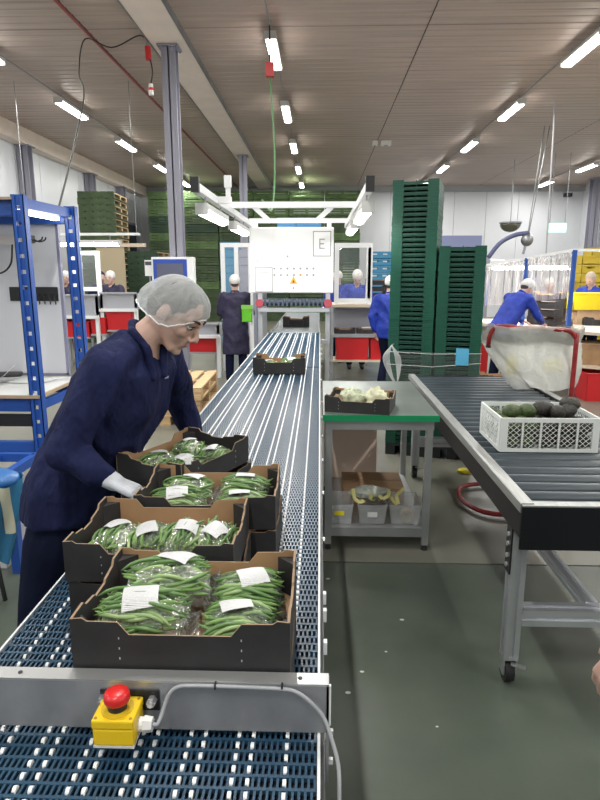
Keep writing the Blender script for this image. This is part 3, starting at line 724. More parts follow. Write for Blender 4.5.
bag(0, (x1-.09, y1-.055, z1+.012), .10, 'bean bag with a square label at the front of the box behind the stop plate', 1.02)
bag(1, (x1-.07, y1+.062, z1+.026), .2, 'plump bean bag heaped highest in the box behind the stop plate', 1.05)
bag(2, (x1+.097, y1-.056, z1), .05, 'bean bag with tilted label by the front edge of the stop plate box')
bag(2, (x1+.097, y1+.067, z1+.004), -3.0, 'bean bag against the brown back wall of the box behind the stop plate')
x2, y2 = -.385, 1.385
bean_box((x2+.004, y2+.004, ZB+.002), 0, 'black cardboard box at the bottom of the two-high stack in the middle')
bean_box((x2, y2, ZB+.002+H1), .0, 'open box with four bean bags, second from the stop plate')
z2 = ZB+.002+H1+.006
bag(1, (x2-.115, y2-.02, z2+.0), 1.45, 'bean bag at the worker end of the second box from the stop plate', .98)
bag(2, (x2-.03, y2+.0, z2), 1.7, 'bean bag beside the worker-end bag in the second box from the stop plate')
bag(0, (x2+.05, y2-.005, z2), 1.5, 'bean bag beside the aisle-end bag in the second box from the stop plate', .92)
bag(1, (x2+.125, y2, z2), -1.6, 'bean bag at the aisle end of the second box from the stop plate', .95)
x3, y3 = -.315, 1.68
bean_box((x3+.003, y3, ZB+.002), 0, 'black cardboard box at the bottom of the stack by the gloved hand')
bean_box((x3, y3, ZB+.002+H1), .02, 'open bean box by the white gloved hand, third from the stop plate')
bag(0, (x3-.09, y3-.06, z2), .12, 'bean bag by the near edge of the box next to the gloved hand', .95)
bag(1, (x3-.085, y3+.065, z2+.004), .15, 'bean bag by the back wall of the box next to the gloved hand', .9)
bag(2, (x3+.095, y3-.06, z2), -.1, 'bean bag near the aisle end of the box next to the gloved hand')
bag(0, (x3+.09, y3+.065, z2+.004), 3.0, 'bean bag in the far aisle-side corner of the box next to the gloved hand', .9)
o = MB().bx(-.009, .009, -.0008, .0008, 0, .022).build('price_tag', printed('tag_print', rows=8, cols=6), None, loc=(x3-.10, y3+.133, ZB+.002+2*H1-.004), rz=.1)
tag(o, 'small white tag stuck on the back wall of the box by the gloved hand', 'tag')
x4, y4 = -.475, 2.04; a4 = math.radians(64)
bean_box((x4+.01, y4-.005, ZB+.002), a4, 'black cardboard box at the bottom of the turned stack against the worker')
z4 = ZB+.002+H1
bean_box((x4, y4, z4), a4, 'turned open box of bean bags that the worker is placing')
def in4(lx, ly): c, s = math.cos(a4), math.sin(a4); return (x4+lx*c-ly*s, y4+lx*s+ly*c)
for i, (lx, ly, k, r, nm) in enumerate(((-.09, -.055, 0, .1, 'near'), (-.085, .062, 1, -.2, 'worker-side'), (.09, -.06, 2, .1, 'belt-side'), (.09, .06, 1, .3, 'far'))):
    bag(k, (*in4(lx, ly), z4+.006), a4+r, 'bean bag in the %s corner of the turned box held by the worker' % nm, .93)
# ------------------------------------------------------------------ steel table with green edge
tb = thing('work_table', 'steel work table with a green front edge and low shelf beside the belt', 'table')
TX0, TX1, TY0, TY1, TZ = .025, .70, 3.42, 4.55, .86
MB().bx(TX0, TX1, TY0+.006, TY1, TZ-.03, TZ).build('table_top', mat('table_top_steel', (.28, .31, .29), .28, .6, noise=.15, nscale=4), tb)
MB().bx(TX0-.003, TX1+.003, TY0-.002, TY0+.006, TZ-.036, TZ+.001).build('green_edge', mat('green_edge', (.005, .24, .09), .4), tb)
MB().bx(TX0+.02, TX1-.02, TY0+.03, TY0+.055, TZ-.095, TZ-.03).build('apron', steel, tb)
MB().bx(TX0+.02, TX0+.04, TY0+.05, TY1-.05, TZ-.09, TZ-.03).build('apron', steel, tb)
MB().bx(TX1-.04, TX1-.02, TY0+.05, TY1-.05, TZ-.09, TZ-.03).build('apron', steel, tb)
for x_ in (TX0+.035, TX1-.045):
    for y_ in (TY0+.045, TY1-.06):
        l = MB().bx(x_-.02, x_+.02, y_-.02, y_+.02, .035, TZ-.03).build('leg', steel, tb)
        MB().cyl((x_, y_, 0), (x_, y_, .035), .022, .015, n=12).build('foot', black_p, l)
MB().bx(TX0+.03, TX1-.04, TY0+.05, TY1-.06, .125, .14).build('shelf', steel, tb)
MB().bx(TX0+.03, TX1-.04, TY0+.035, TY0+.05, .085, .142).build('shelf_lip', steel, tb)
# what lies on and under it
tray = bean_box((.255, 3.60, TZ+.001), math.radians(-14), 'black cardboard tray with loose packaging on the green-edged table')
def crumple(name, c, r, m, label, cat, seed, amp=.3, parent=None, sq=(1, 1, .6)):
    mb = MB().ell((0, 0, 0), 1, None, 24, 16); rr = seed*3.1
    for i, v in enumerate(mb.v):
        k = 1 + amp*noise_v(v*2.2+Vector((rr, 0, 0))) + amp*.7*noise_v(v*5+Vector((0, rr, 0)))
        mb.v[i] = Vector((v.x*r*sq[0]*k, v.y*r*sq[1]*k, max(-r*sq[2]*.8, v.z*r*sq[2]*k)))
    zb = min(v.z for v in mb.v)
    o = mb.build(name, m, parent, True, loc=(c[0], c[1], c[2]-zb)); tag(o, label, cat); return o
m_netg = mat('pale_green_net', (.46, .50, .34), .6, noise=.45, nscale=28, bump=.6, bscale=50)
crumple('net_bag', (.20, 3.60, TZ+.006), .085, m_netg, 'pale green crumpled net bag in the black tray on the table', 'bag', 1, .35, sq=(1, .9, .75))
crumple('packing_paper', (.345, 3.60, TZ+.006), .075, mat('cream_paper', (.60, .60, .42), .7, noise=.3, nscale=18, bump=.6, bscale=40), 'cream crumpled packing paper in the black tray on the table', 'paper', 2, .4, sq=(1, 1, .85))
crumple('paper_scrap', (.12, 3.585, TZ+.006), .05, mat('brown_paper', (.25, .19, .12), .8, noise=.3, nscale=20), 'brown paper scrap at the end of the black tray', 'paper', 3, .4, sq=(.8, 1, .9))
o = MB().bx(.07, .44, 0, .012, 0, .60).build('cardboard_sheet', mat('pink_beige_board', (.80, .62, .50), .7, noise=.06, nscale=2), None, loc=(0, 4.38, .1405)); o.rotation_euler = (-.10, 0, 0)
tag(o, 'pale cardboard sheet leaning upright on the low table shelf', 'cardboard')
o = MB().bx(.17, .58, 3.86, 4.18, .142, .185).bx(.17, .58, 3.86, 4.018, .185, .192).bx(.17, .58, 4.024, 4.18, .185, .192)
o = MB().bx(.17, .58, 3.86, 4.20, .142, .24).build('carton', kraft, None); tag(o, 'low brown carton lying behind the clear bins on the shelf', 'carton')
for yy in ((3.86, 4.026), (4.034, 4.20)): MB().bx(.168, .582, *yy, .24, .247).build('flap', kraft, o)
m_bin = film('clear_bin', (.80, .83, .83), .26, .8, .1, 20, .1)
def clear_bin(x0, x1, y0, label):
    t = thing('clear_bin', label, 'bin', ((x0+x1)/2, y0, .1425)); w_ = (x1-x0)/2; d_ = .24; h_ = .125
    def wall(a, b, a2, b2): return [(a[0], a[1], 0), (b[0], b[1], 0), (b2[0], b2[1], h_), (a2[0], a2[1], h_)]
    lo = [(-w_*.86, .01), (w_*.86, .01), (w_*.86, d_-.01), (-w_*.86, d_-.01)]; hi = [(-w_, 0), (w_, 0), (w_, d_), (-w_, d_)]
    for k in range(4):
        j = (k+1) % 4; n_ = Vector(((lo[k][0]+lo[j][0])/2, (lo[k][1]+lo[j][1])/2-d_/2, 0)).normalized()*-.003
        MB().prism(wall(lo[k], lo[j], hi[k], hi[j]), n_).build('bin_wall', m_bin, t)
    MB().bx(-w_*.86, w_*.86, .01, d_-.01, 0, .003).build('bin_base', m_bin, t)
    MB().tube([(a, b, h_) for a, b in hi], .004, 6, closed=True).build('rim', m_bin, t)
    return t
b1 = clear_bin(.055, .215, 3.50, 'clear plastic bin with a yellow sticker on the low shelf')
MB().bx(-.035, .025, -.0022, .001, .060, .088).build('sticker', mat('yellow_sticker', (.75, .62, .02), .5), b1)
b2 = clear_bin(.245, .425, 3.50, 'clear plastic bin with a white label between two other bins')
MB().bx(-.03, .03, -.0022, .001, .050, .082).build('sticker', printed('bin_label', rows=8, cols=10), b2)
b3 = clear_bin(.44, .635, 3.50, 'clear plastic bin that holds the tape roll on the low shelf')
mb = MB(); N = 28
for i in range(N):
    a, b = 2*math.pi*i/N, 2*math.pi*(i+1)/N
    q = lambda r, an, y: (r*math.cos(an), y, r*math.sin(an))
    o_ = [q(.042, a, 0), q(.042, b, 0), q(.022, b, 0), q(.022, a, 0), q(.042, a, .05), q(.042, b, .05), q(.022, b, .05), q(.022, a, .05)]
    mb.add(o_, [(0,1,2,3), (7,6,5,4), (0,4,5,1), (3,2,6,7)])
o = mb.build('tape_roll', mat('tape_tan', (.55, .42, .24), .4), None, True, loc=(.555, 3.53, .1475+.043)); tag(o, 'tan roll of packing tape standing in a clear bin', 'tape roll')
o = MB(); random.seed(4)
pts = [(.20+.33*(k/30)+.02*math.sin(k*1.3), 3.60+.05*math.sin(k*.9), .285+.030*math.sin(k*.7)+.02*math.cos(k*2.1)) for k in range(31)]
for k in range(30): o.bar(pts[k], pts[k+1], .022, .0012, upv=(0, -.6, .8))
o = o.build('label_ribbon', mat('ribbon_yellow', (.62, .58, .22), .5), None); tag(o, 'tangled pale yellow label ribbon on top of the clear bins', 'ribbon')
crumple('sticker_sheet', (.33, 3.66, .268), .11, mat('sticker_green_dots', (.30, .36, .33), .5, noise=.8, nscale=45, col2=(.62, .62, .52)), 'crumpled sheet of green dotted stickers lying over the bins', 'stickers', 6, .25, sq=(1.1, .6, .35))
# ------------------------------------------------------------------ roller conveyor
RX0, RX1, RY0, RY1, RZ = .757, 1.66, 2.13, 5.03, .82
rc = thing('roller_conveyor', 'grey gravity roller conveyor on a wheeled aluminium frame', 'conveyor')
m_rr = mat('roller_blue_grey', (.036, .050, .060), .34, noise=.15, nscale=4)
rail_m = mat('rail_aluminium', (.40, .41, .40), .4, .6, noise=.15, nscale=8, stretch=(8, 1, 8))
m_dark = mat('dark_rail_side', (.022, .021, .021), .55, 0, spec=.2)
for x_, s in ((RX0, 1), (RX1, -1)):
    a, b = sorted((x_, x_+s*.045))
    r_ = MB().bx(a, b, RY0, RY1, RZ-.12, RZ+.012).build('side_rail', m_dark, rc)
    MB().bx(a, b, RY0, RY1, RZ+.012, RZ+.018).build('rail_cap', rail_m, r_)
    c_, d_ = sorted((x_, x_-s*.004)); MB().bx(c_, d_, RY0, RY1, RZ-.02, RZ+.016).build('rail_lip', rail_m, r_)
n_r = 28; rm = MB().cyl((RX0+.047, 0, 0), (RX1-.047, 0, 0), .0315, n=18).mesh('conveyor_roller', m_rr, True); set_auto(rm, 50)
for k in range(n_r): link('conveyor_roller', rm, rc, (0, RY0+.07+k*(RY1-RY0-.1)/(n_r-1)*1.0, RZ-.0315))
MB().bx(RX0, RX1, RY0-.012, RY0, RZ-.165, RZ+.008).build('end_plate', mat('end_plate_black', (.008, .009, .011), .6, spec=.2), rc, bevel=.002)
MB().bx(RX0, RX1, RY0-.014, RY0+.03, RZ+.008, RZ+.014).build('end_cap_strip', rail_m, rc)
MB().bx(RX0, RX1, RY1, RY1+.012, RZ-.15, RZ+.0).build('end_plate', m_dark, rc)
MB().bx(RX0+.05, RX1-.05, RY0+.01, RY1-.01, RZ-.155, RZ-.15).build('under_pan', mat('under_pan', (.02, .022, .025), .6), rc)  # pan darkened so its colour gives the shade in the roller gaps
def profile(mb, p0, p1, w_):
    """slotted aluminium extrusion: four ribs round a core"""
    mb.bar(p0, p1, w_*.7, w_*.7); d = (Vector(p1)-Vector(p0)).normalized(); up = Vector((0, 0, 1)) if abs(d.z) < .9 else Vector((0, 1, 0)); u = d.cross(up).normalized(); v = u.cross(d)
    for a in (-1, 1):
        for b in (-1, 1): o = (u*a+v*b)*w_*.32; mb.bar(Vector(p0)+o, Vector(p1)+o, w_*.36, w_*.36)
    return mb
for x_ in (RX0+.04, RX1-.04):
    for y_ in (2.25, 4.80):
        l = profile(MB(), (x_, y_, .125), (x_, y_, RZ-.12), .06).build('leg', alu, rc); l['kind'] = 'stuff'; del l['kind']
        c = MB().bx(x_-.03, x_+.03, y_-.03, y_+.03, .112, .125).build('caster', steel, rc)
        MB().bx(x_-.028, x_-.022, y_-.025, y_+.03, .045, .112).build('fork_plate', steel, c); MB().bx(x_+.022, x_+.028, y_-.025, y_+.03, .045, .112).build('fork_plate', steel, c)
        MB().cyl((x_-.018, y_+.01, .05), (x_+.018, y_+.01, .05), .05, n=24).build('wheel', black_p, c, auto=40); MB().cyl((x_-.02, y_+.01, .05), (x_+.02, y_+.01, .05), .028, n=16).build('wheel_hub', mat('hub_grey', (.35, .36, .37), .5), c)
        MB().bar((x_, y_-.03, .10), (x_+.055, y_-.05, .095), .02, .006).build('brake_lever', steel, c)
    pl = MB().bx(x_-.037, x_-.031, 2.22, 2.28, .50, .70).build('joint_plate', black_p, rc)
    for z in (.53, .57, .62, .66): MB().cyl((x_-.037, 2.25, z), (x_-.044, 2.25, z), .010, n=6).build('bolt', steel, pl)
for y_ in (2.25, 4.80): profile(MB(), (RX0+.07, y_, .31), (RX1-.07, y_, .31), .07).build('cross_beam', alu, rc)
profile(MB(), (1.13, 2.285, .325), (1.13, 4.765, .325), .05).build('stretcher', alu, rc)
# ------------------------------------------------------------------ white lattice crate with avocados
cr = thing('produce_crate', 'white plastic lattice crate of avocados on the roller conveyor', 'crate', (1.118, 3.03, RZ+.001))
CW, CD, CH = .235, .185, .17
m_wp = mat('crate_white', (.72, .75, .73), .4)
def lattice(w_, h_, nx, ny):
    """diamond mesh panel in the x-z plane (edges only become struts)"""
    vs = []; fs = []; idx = {}
    def V(a, b):
        if (a, b) not in idx: idx[(a, b)] = len(vs); vs.append(((a/(2*nx)-.5)*w_, 0, b/(2*ny)*h_))
        return idx[(a, b)]
    for a in range(2*nx+1):
        for b in range(2*ny+1):
            if (a+b) % 2 == 1 and 0 < a < 2*nx and 0 < b < 2*ny: fs.append((V(a-1, b), V(a, b-1), V(a+1, b), V(a, b+1)))
    return MB().add(vs, fs)
def crate_wall(L, rz_, loc, npan):
    wl_ = MB().bx(-L/2, L/2, -.004, .004, CH-.022, CH).build('crate_wall', m_wp, cr, loc=loc, rz=rz_)
    MB().bx(-L/2, L/2, -.004, .004, 0, .018).build('bottom_rail', m_wp, wl_)
    for k in range(npan+1):
        x = -L/2 + .016 + (L-.032)*k/npan; w2 = .004 if 0 < k < npan else .016
        MB().bx(x-w2, x+w2, -.0045, .0045, .018, CH-.022).build('crate_rib', m_wp, wl_)
    pw = (L-.032)/npan
    for k in range(npan):
        p = lattice(pw, CH-.04, 3, 5).build('lattice_panel', m_wp, wl_, loc=(-L/2+.016+pw*(k+.5), 0, .018))
        wf_ = p.modifiers.new('w', 'WIREFRAME'); wf_.thickness = .004; wf_.use_even_offset = False
crate_wall(CW*2, 0, (0, -CD, 0), 5); crate_wall(CW*2, 0, (0, CD, 0), 5)
crate_wall(CD*2-.01, math.pi/2, (-CW, 0, 0), 4); crate_wall(CD*2-.01, math.pi/2, (CW, 0, 0), 4)
MB().bx(-CW, CW, -CD, CD, 0, .006).build('crate_base', m_wp, cr)
mb = MB(); prof = []
for k in range(13):
    u = k/12; a = math.pi*u; r = .037*math.sin(a)**.8*(1.0-.28*math.cos(a)*-1*(u > .5)*0-.22*(u-.5)*1.3); prof.append((max(.0015, r), -.052*math.cos(a)))
mb.tube([(z, 0, 0) for r, z in prof], [r for r, z in prof], 16)
m_av = [mat('avocado_green', (.055, .085, .025), .5, noise=.4, nscale=30, bump=.5, bscale=90), mat('avocado_dark', (.030, .028, .022), .55, noise=.3, nscale=30, bump=.5, bscale=90)]
AV = [mb.mesh('avocado', m, True) for m in m_av]
def avocado(x, y, z, kind, label, grp='avocados in the white crate'):
    o = link('avocado', AV[kind], None, (1.118+x, 3.03+y, RZ+.001+z)); o.rotation_euler = (random.uniform(0, 6), random.uniform(-.4, .4), random.uniform(0, 6)); tag(o, label, 'avocado', grp)
    st = MB().cyl((.050, 0, 0), (.056, 0, 0), .004, n=6).build('stem', mat('stem_brown', (.12, .07, .03), .8), o)
    return o
for lay in range(2):
    for i in range(5):
        for j in range(4):
            kind = 0 if i < 2 else 1
            avocado(-.178+i*.089, -.128+j*.0855, .045+lay*.066, kind, ('green avocado' if kind == 0 else 'dark ripe avocado') + ' packed below the rim of the white crate')
for x, y, z, kd, nm in ((-.135, -.02, .165, 0, 'green avocado lying next to the crate corner'), (-.06, -.02, .168, 0, 'green avocado at the foot of the dark avocado heap'), (.01, -.03, .185, 1, 'dark avocado of the heap next to the green ones'), (.055, .01, .17, 1, 'dark avocado in the middle of the heap in the crate'),
                        (.085, -.05, .168, 1, 'dark avocado at the front of the heap in the crate'), (.135, -.03, .17, 1, 'dark avocado lying under the one that crowns the heap'), (.16, .0, .20, 1, 'dark avocado crowning the end of the heap')):
    avocado(x, y, z, kd, nm)
# ------------------------------------------------------------------ red bag stand with plastic bag
bs = thing('bag_stand', 'red tubular bag stand behind the roller conveyor', 'stand')
YS = 4.34; pR = PY(568, 400, YS); topz = PY(530, 330, YS).z; xl = PY(492, 326, YS).x; xr_ = pR.x+.02
frame_pts = [(xr_, YS, .03), (xr_, YS, topz-.12), (xr_-.01, YS, topz-.055), (xr_-.05, YS, topz-.012), (xr_-.11, YS, topz), (xl+.08, YS+.02, topz+.02), (xl+.02, YS+.03, topz+.005), (xl-.0, YS+.05, topz-.06), (xl, YS+.06, topz-.12), (xl+.45, YS+.45, .85), (xl+.45, YS+.45, .03)]
MB().tube(smooth_pts(frame_pts[:8], 4)+[frame_pts[8]], .017, 10).build('upright_frame', red_tube, bs, True)
MB().tube(smooth_pts([(xr_, YS, .03), (xr_+.02, 4.0, .03), (1.6, 3.95, .03), (1.22, 3.97, .03), (1.09, 4.12, .03), (1.06, 4.32, .03), (1.14, 4.52, .03), (1.4, 4.60, .03), (xr_-.05, 4.62, .03), (xr_, YS+.02, .03)], 4), .017, 10).build('base_loop', red_tube, bs, True)
MB().cyl((xl, YS+.06, topz-.12), (xl, YS+.06, topz-.135), .019, n=10).build('end_stub', black_p, bs)
def bag_pt(u, v):
    """bag draped over the top bar and gathered to the right and down"""
    A = 2*math.pi*u; z = topz+.035 - v*(topz+.035-.845)
    x0 = xl-.035 + (.30*max(0, v-.2)**1.1); x1 = xr_+.05+.06*math.sin(v*3)
    dy = .05+.11*math.sin(min(1, v*1.3)*math.pi*.5)
    if v < .12: k = (v/.12)**.5; dy *= .3+.7*k
    f = .016*math.sin(A*9+v*6)*v + .010*math.sin(A*17+v*13)
    x = (x0+x1)/2 + (x1-x0)/2*math.cos(A); y = YS+.17*min(1, v*3.5)-.04*v*v - dy*math.sin(A)*(1+f*6)
    tilt = .05*(1-math.cos(A))*.5*0
    zz = z - (.03*(x-xl) if v < .3 else 0) + .012*math.sin(A*5+v*4)
    return (x+f, y+f*.6, zz)
bgm = film('milky_bag', (.82, .83, .78), .58, .4, .6, 14, .25)
pb = MB().grid(bag_pt, 64, 28).build('plastic_bag', bgm, None, True)
tag(pb, 'milky plastic bag hung over the red bag stand', 'bag')
for k, (px, py, sx, sz) in enumerate(((512, 366, .05, .09), (553, 366, .08, .06))):
    p = PY(px, py, YS+.12); o = MB().ell((p.x, YS+.12, p.z), (sx, .03, sz), None, 16, 10).build('yellow_wrapper', mat('wrapper_yellow', (.70, .62, .10), .5, bump=.4, bscale=20), None, True)
    tag(o, ('tall' if k == 0 else 'wide')+' yellow wrapper showing through the milky bag', 'wrapper')
# ------------------------------------------------------------------ stacked green trays
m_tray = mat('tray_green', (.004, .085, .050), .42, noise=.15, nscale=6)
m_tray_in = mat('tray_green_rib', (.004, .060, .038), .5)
def tray_mesh():
    mb = MB(); w_, d_, h_ = .196, .297, .0425
    for sy in (-1, 1):      # end walls: corner posts, recessed hand hold with slats
        for sx in (-1, 1):
            a, b = sorted((sx*w_, sx*(w_-.095))); c, d = sorted((sy*d_, sy*(d_-.02)))
            mb.bx(a, b, c, d, .004, h_*.42); a2, b2 = sorted((sx*w_, sx*(w_-.088))); mb.bx(a2, b2, *sorted((sy*(d_-.005), sy*(d_-.02))), h_*.42, h_*.6); mb.bx(a, b, c, d, h_*.6, h_)
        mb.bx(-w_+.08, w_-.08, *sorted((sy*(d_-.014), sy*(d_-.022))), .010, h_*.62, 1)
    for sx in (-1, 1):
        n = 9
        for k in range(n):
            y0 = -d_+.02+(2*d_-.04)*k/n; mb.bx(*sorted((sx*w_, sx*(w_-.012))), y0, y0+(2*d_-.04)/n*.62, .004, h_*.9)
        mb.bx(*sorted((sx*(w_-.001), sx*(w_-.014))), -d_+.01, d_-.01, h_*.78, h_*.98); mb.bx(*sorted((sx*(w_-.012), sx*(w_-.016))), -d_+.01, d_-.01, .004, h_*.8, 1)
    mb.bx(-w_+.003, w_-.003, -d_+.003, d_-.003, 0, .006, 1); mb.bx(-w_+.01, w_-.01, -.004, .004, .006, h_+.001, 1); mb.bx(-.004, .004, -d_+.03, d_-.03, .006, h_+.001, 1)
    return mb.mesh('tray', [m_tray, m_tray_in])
TM = tray_mesh(); rt_ = random.Random(3)
SA = math.radians(-15); m_base = mat('dark_plastic_base', (.015, .02, .02), .6)
def srot(v): return Vector((v[0]*math.cos(SA)-v[1]*math.sin(SA), v[0]*math.sin(SA)+v[1]*math.cos(SA), 0))
F1 = PY(413.5, 250, 5.40); F1.z = 0; F2 = F1 + srot((.415, 0)); STK = []
for F, ztop, nm in ((F1, 2.49, 'tall'), (F2, 1.905, 'shorter')):
    c_ = F + srot((0, .3)); STK.append(c_)
    pal = thing('tray_dolly', 'black plastic dolly under the %s stack of green trays' % nm, 'dolly', c_, SA)
    for sx in (-.15, 0, .15): MB().bx(sx-.045, sx+.045, -.29, .29, 0, .09).build('bearer', m_base, pal)
    MB().bx(-.195, .195, -.295, .295, .09, .112).build('deck', m_base, pal)
    n = int((ztop-.112)/.0425)
    for k in range(n):
        o = link('plastic_tray', TM, None, (c_.x+rt_.uniform(-.0025, .0025), c_.y+rt_.uniform(-.003, .003), .1125+k*.0425), SA)
        tag(o, 'dark green plastic tray in the %s tray stack' % nm, 'tray', 'trays in the %s green stack' % nm)
wrap = film('stretch_wrap', (.8, .9, .85), .05, .5, .5, 9, .12)
mb = MB(); ring = [F1 + srot(q) for q in ((-.205, -.008), (.62, -.008), (.62, .61), (-.205, .61))]
for k in range(4):
    a, b = ring[k], ring[(k+1) % 4]; mb.add([(a[0], a[1], .55), (b[0], b[1], .55), (b[0], b[1], .98), (a[0], a[1], .98)], [(0, 1, 2, 3)])
o = mb.build('stretch_wrap', wrap, None); tag(o, 'clear stretch film wrapped round both green tray stacks', 'film')
def wf2(x, z): p = F1 + srot((x, -.012)); return (p.x, p.y, z)
MB().tube([wf2(-.2, .975), wf2(.2, .965), wf2(.62, .985)], .002, 6).build('film_edge', white_p, o); MB().tube([wf2(-.2, .86), wf2(.2, .85), wf2(.62, .90)], .002, 6).build('film_edge', white_p, o)
p = F1 + srot((.46, -.012)); pz = PY(460, 357, p.y).z
o = MB().bx(-.055, .055, -.002, .002, -.075, .075).build('stack_label', printed('blue_label', (.10, .42, .66), (.02, .1, .25), 14, 12, .8), None, loc=(p.x, p.y, pz), rz=SA); tag(o, 'light blue printed label on the shorter tray stack', 'label')
# looped clear straps by the stack
q = PY(393, 350, 5.2); mb = MB()
for k in range(6):
    w_ = .02+.011*k; mb.tube(smooth_pts([(q.x, 5.3, q.z+.03), (q.x-w_, 5.3-.005*k, q.z-.08), (q.x+.03-w_*.4, 5.3, q.z-.26), (q.x+.06, 5.3, q.z-.30), (q.x+w_*.9+.02, 5.3+.004*k, q.z-.10), (q.x, 5.3, q.z+.03)], 5), .0035, 5)
o = mb.build('strap_bundle', film('clear_strap', (.85, .88, .88), .5, .6, 0), None, True); o['kind'] = 'stuff'; tag(o, 'bundle of looped clear straps hanging beside the tall tray stack', 'straps')
MB().tube([(q.x, 5.3, q.z+.03), (q.x+.03, 5.385, q.z+.03)], .004, 6).build('strap_hook', steel, o)
# ------------------------------------------------------------------ blue rack workbench on the left
rk = thing('rack_bench', 'blue steel rack workbench with white back board', 'workbench')
def rack_post(x, y, h):
    w_, d_ = .075, .06
    o = MB().bx(x-w_/2, x-w_/2+.022, y-d_/2, y-d_/2+.006, 0, h).bx(x+w_/2-.022, x+w_/2, y-d_/2, y-d_/2+.006, 0, h)
    z = 0; 
    while z < h: o.bx(x-w_/2+.02, x+w_/2-.02, y-d_/2+.010, y-d_/2+.016, z, min(h, z+.070)); z += .094
    o.bx(x-w_/2, x-w_/2+.005, y-d_/2, y+d_/2, 0, h).bx(x+w_/2-.005, x+w_/2, y-d_/2, y+d_/2, 0, h)
    p_ = o.build('post', rackblue, rk); MB().bx(x-.06, x+.06, y-.05, y+.05, 0, .006).build('foot_plate', rackblue, p_)
    return p_
PXs = -1.80; rack_post(PXs, 3.70, 2.13); rack_post(PXs+.04, 4.36, 2.13); rack_post(-3.6, 3.70, 2.13); rack_post(-3.6, 4.36, 2.13)
def beam(x0, x1, y, z0, z1, m=rackblue): return MB().bx(x0, x1, y-.02, y+.02, z0, z1).build('beam', m, rk, bevel=.004)
beam(-3.56, PXs-.04, 3.72, 2.01, 2.10); beam(-3.56, PXs, 4.36, 2.01, 2.10); beam(-3.56, PXs-.04, 3.72, .80, .895); beam(-3.56, PXs, 4.36, .80, .895)
beam(-3.56, PXs-.04, 3.72, .53, .60); beam(-3.56, PXs, 4.38, .30, .36)
for z in (2.085, .84): MB().bar((PXs+.005, 3.73, z), (PXs+.035, 4.33, z), .03, .06).build('side_beam', rackblue, rk)
MB().bx(-3.6, PXs-.03, 3.66, 4.40, 2.10, 2.115).build('top_shelf', mat('shelf_board', (.36, .28, .2), .7), rk)
MB().bx(-3.58, PXs+.03, 3.66, 4.36, .895, .915).build('bench_top', mat('bench_board', (.46, .34, .22), .6, noise=.1), rk)
MB().bx(-3.58, PXs+.02, 3.67, 4.35, .915, .917).build('bench_liner', mat('bench_liner', (.60, .61, .60), .5), rk)
MB().bx(-3.56, PXs-.05, 3.71, 3.73, .70, .78).build('cable_tray', black_p, rk)
bd = MB().bx(-3.58, -1.90, 4.405, 4.425, .935, 2.06).build('back_board', mat('white_board', (.70, .71, .75), .35), rk)
fm = mat('board_frame', (.30, .30, .42), .4, .3)
for a in ((-3.6, -1.885, .92, .935), (-3.6, -1.885, 2.06, 2.085)): MB().bx(a[0], a[1], 4.40, 4.43, a[2], a[3]).build('board_edge', fm, bd)
MB().bx(-1.90, -1.88, 4.40, 4.43, .92, 2.085).build('board_edge', fm, bd)
for x_ in (-1.97, -1.95): MB().cyl((x_, 4.405, 2.02), (x_, 4.395, 2.02), .008, n=10).build('board_screw', black_p, bd)
sl = thing('bench_light', 'short white batten light along the top of the blue rack', 'light', (PXs-.035, 4.03, 2.065))
MB().bx(-.02, .02, -.28, .28, -.012, .03).build('housing', white_p, sl); MB().bx(-.017, .017, -.26, .26, -.035, -.012).build('diffuser', m_lit, sl)
for (px0, px1, py0, py1, nm) in ((10, 57, 287, 301, 'black hook rail with small hooks on the white back board'),):
    a, b = PY(px0, py1, 4.39), PY(px1, py0, 4.39)
    h = thing('hook_rail', nm, 'hooks', (a.x, 4.404, a.z)); L = b.x-a.x
    MB().bx(0, L, -.012, 0, 0, b.z-a.z).build('rail', black_p, h, bevel=.003)
    for k in range(5): x_ = L*(.52+.11*k); MB().tube(smooth_pts([(x_, -.012, .05), (x_, -.04, .03), (x_+.01, -.045, -.01), (x_+.015, -.06, -.02), (x_+.02, -.07, .0)], 3), .004, 6).build('hook', black_p, h)
a = PY(28, 240, 4.1)
h = thing('scan_bracket', 'silver bracket with black hooks and a looped cord over the bench', 'bracket', (a.x, 4.1, a.z))
MB().bx(-.55, 0, -.03, .03, -.03, .035).build('bracket_arm', mat('bracket_silver', (.55, .52, .50), .35, .5), h); MB().bx(-.02, .03, -.04, .04, -.02, .03).build('bracket_head', black_p, h)
MB().bx(-.5, -.46, .03, .30, -.02, .03).build('wall_mount', steel_d, h)
for k in range(2): MB().tube(smooth_pts([(.02, -.02+.05*k, .01), (.06, -.02+.05*k, -.01), (.10, -.02+.05*k, .0), (.11, -.02+.05*k, .02)], 3), .005, 6).build('hook', black_p, h)
for k in range(2): MB().tube(smooth_pts([(-.40+.05*k, -.03, -.02), (-.30, -.035, -.19), (-.20, -.035, -.22), (-.12, -.03, -.16), (-.10, -.02, -.03)], 5), .006, 6).build('cord', black_p, h)
def paper(px, py, w_, d_, rz_, label, z=.918, lift=0):
    p = PZ(px, py, z); o = MB().grid(lambda u, v: ((u-.5)*w_, (v-.5)*d_, .0012+lift*max(0, u-.5)**1.5*2+.004*math.sin(v*5+u*3)**2), 8, 6).build('paper_sheet', printed('form_print', (.72, .74, .72), (.2, .2, .22), 24, 16, .35), None, True, loc=(p.x, p.y, z), rz=rz_)
    sf = o.modifiers.new('s', 'SOLIDIFY'); sf.thickness = .001
    tag(o, label, 'paper'); return o
paper(-8, 383, .30, .21, .3, 'curled paper form standing up at its edge on the bench', lift=.16); paper(30, 381, .30, .21, -.2, 'flat paper form lying by the blue rack post')
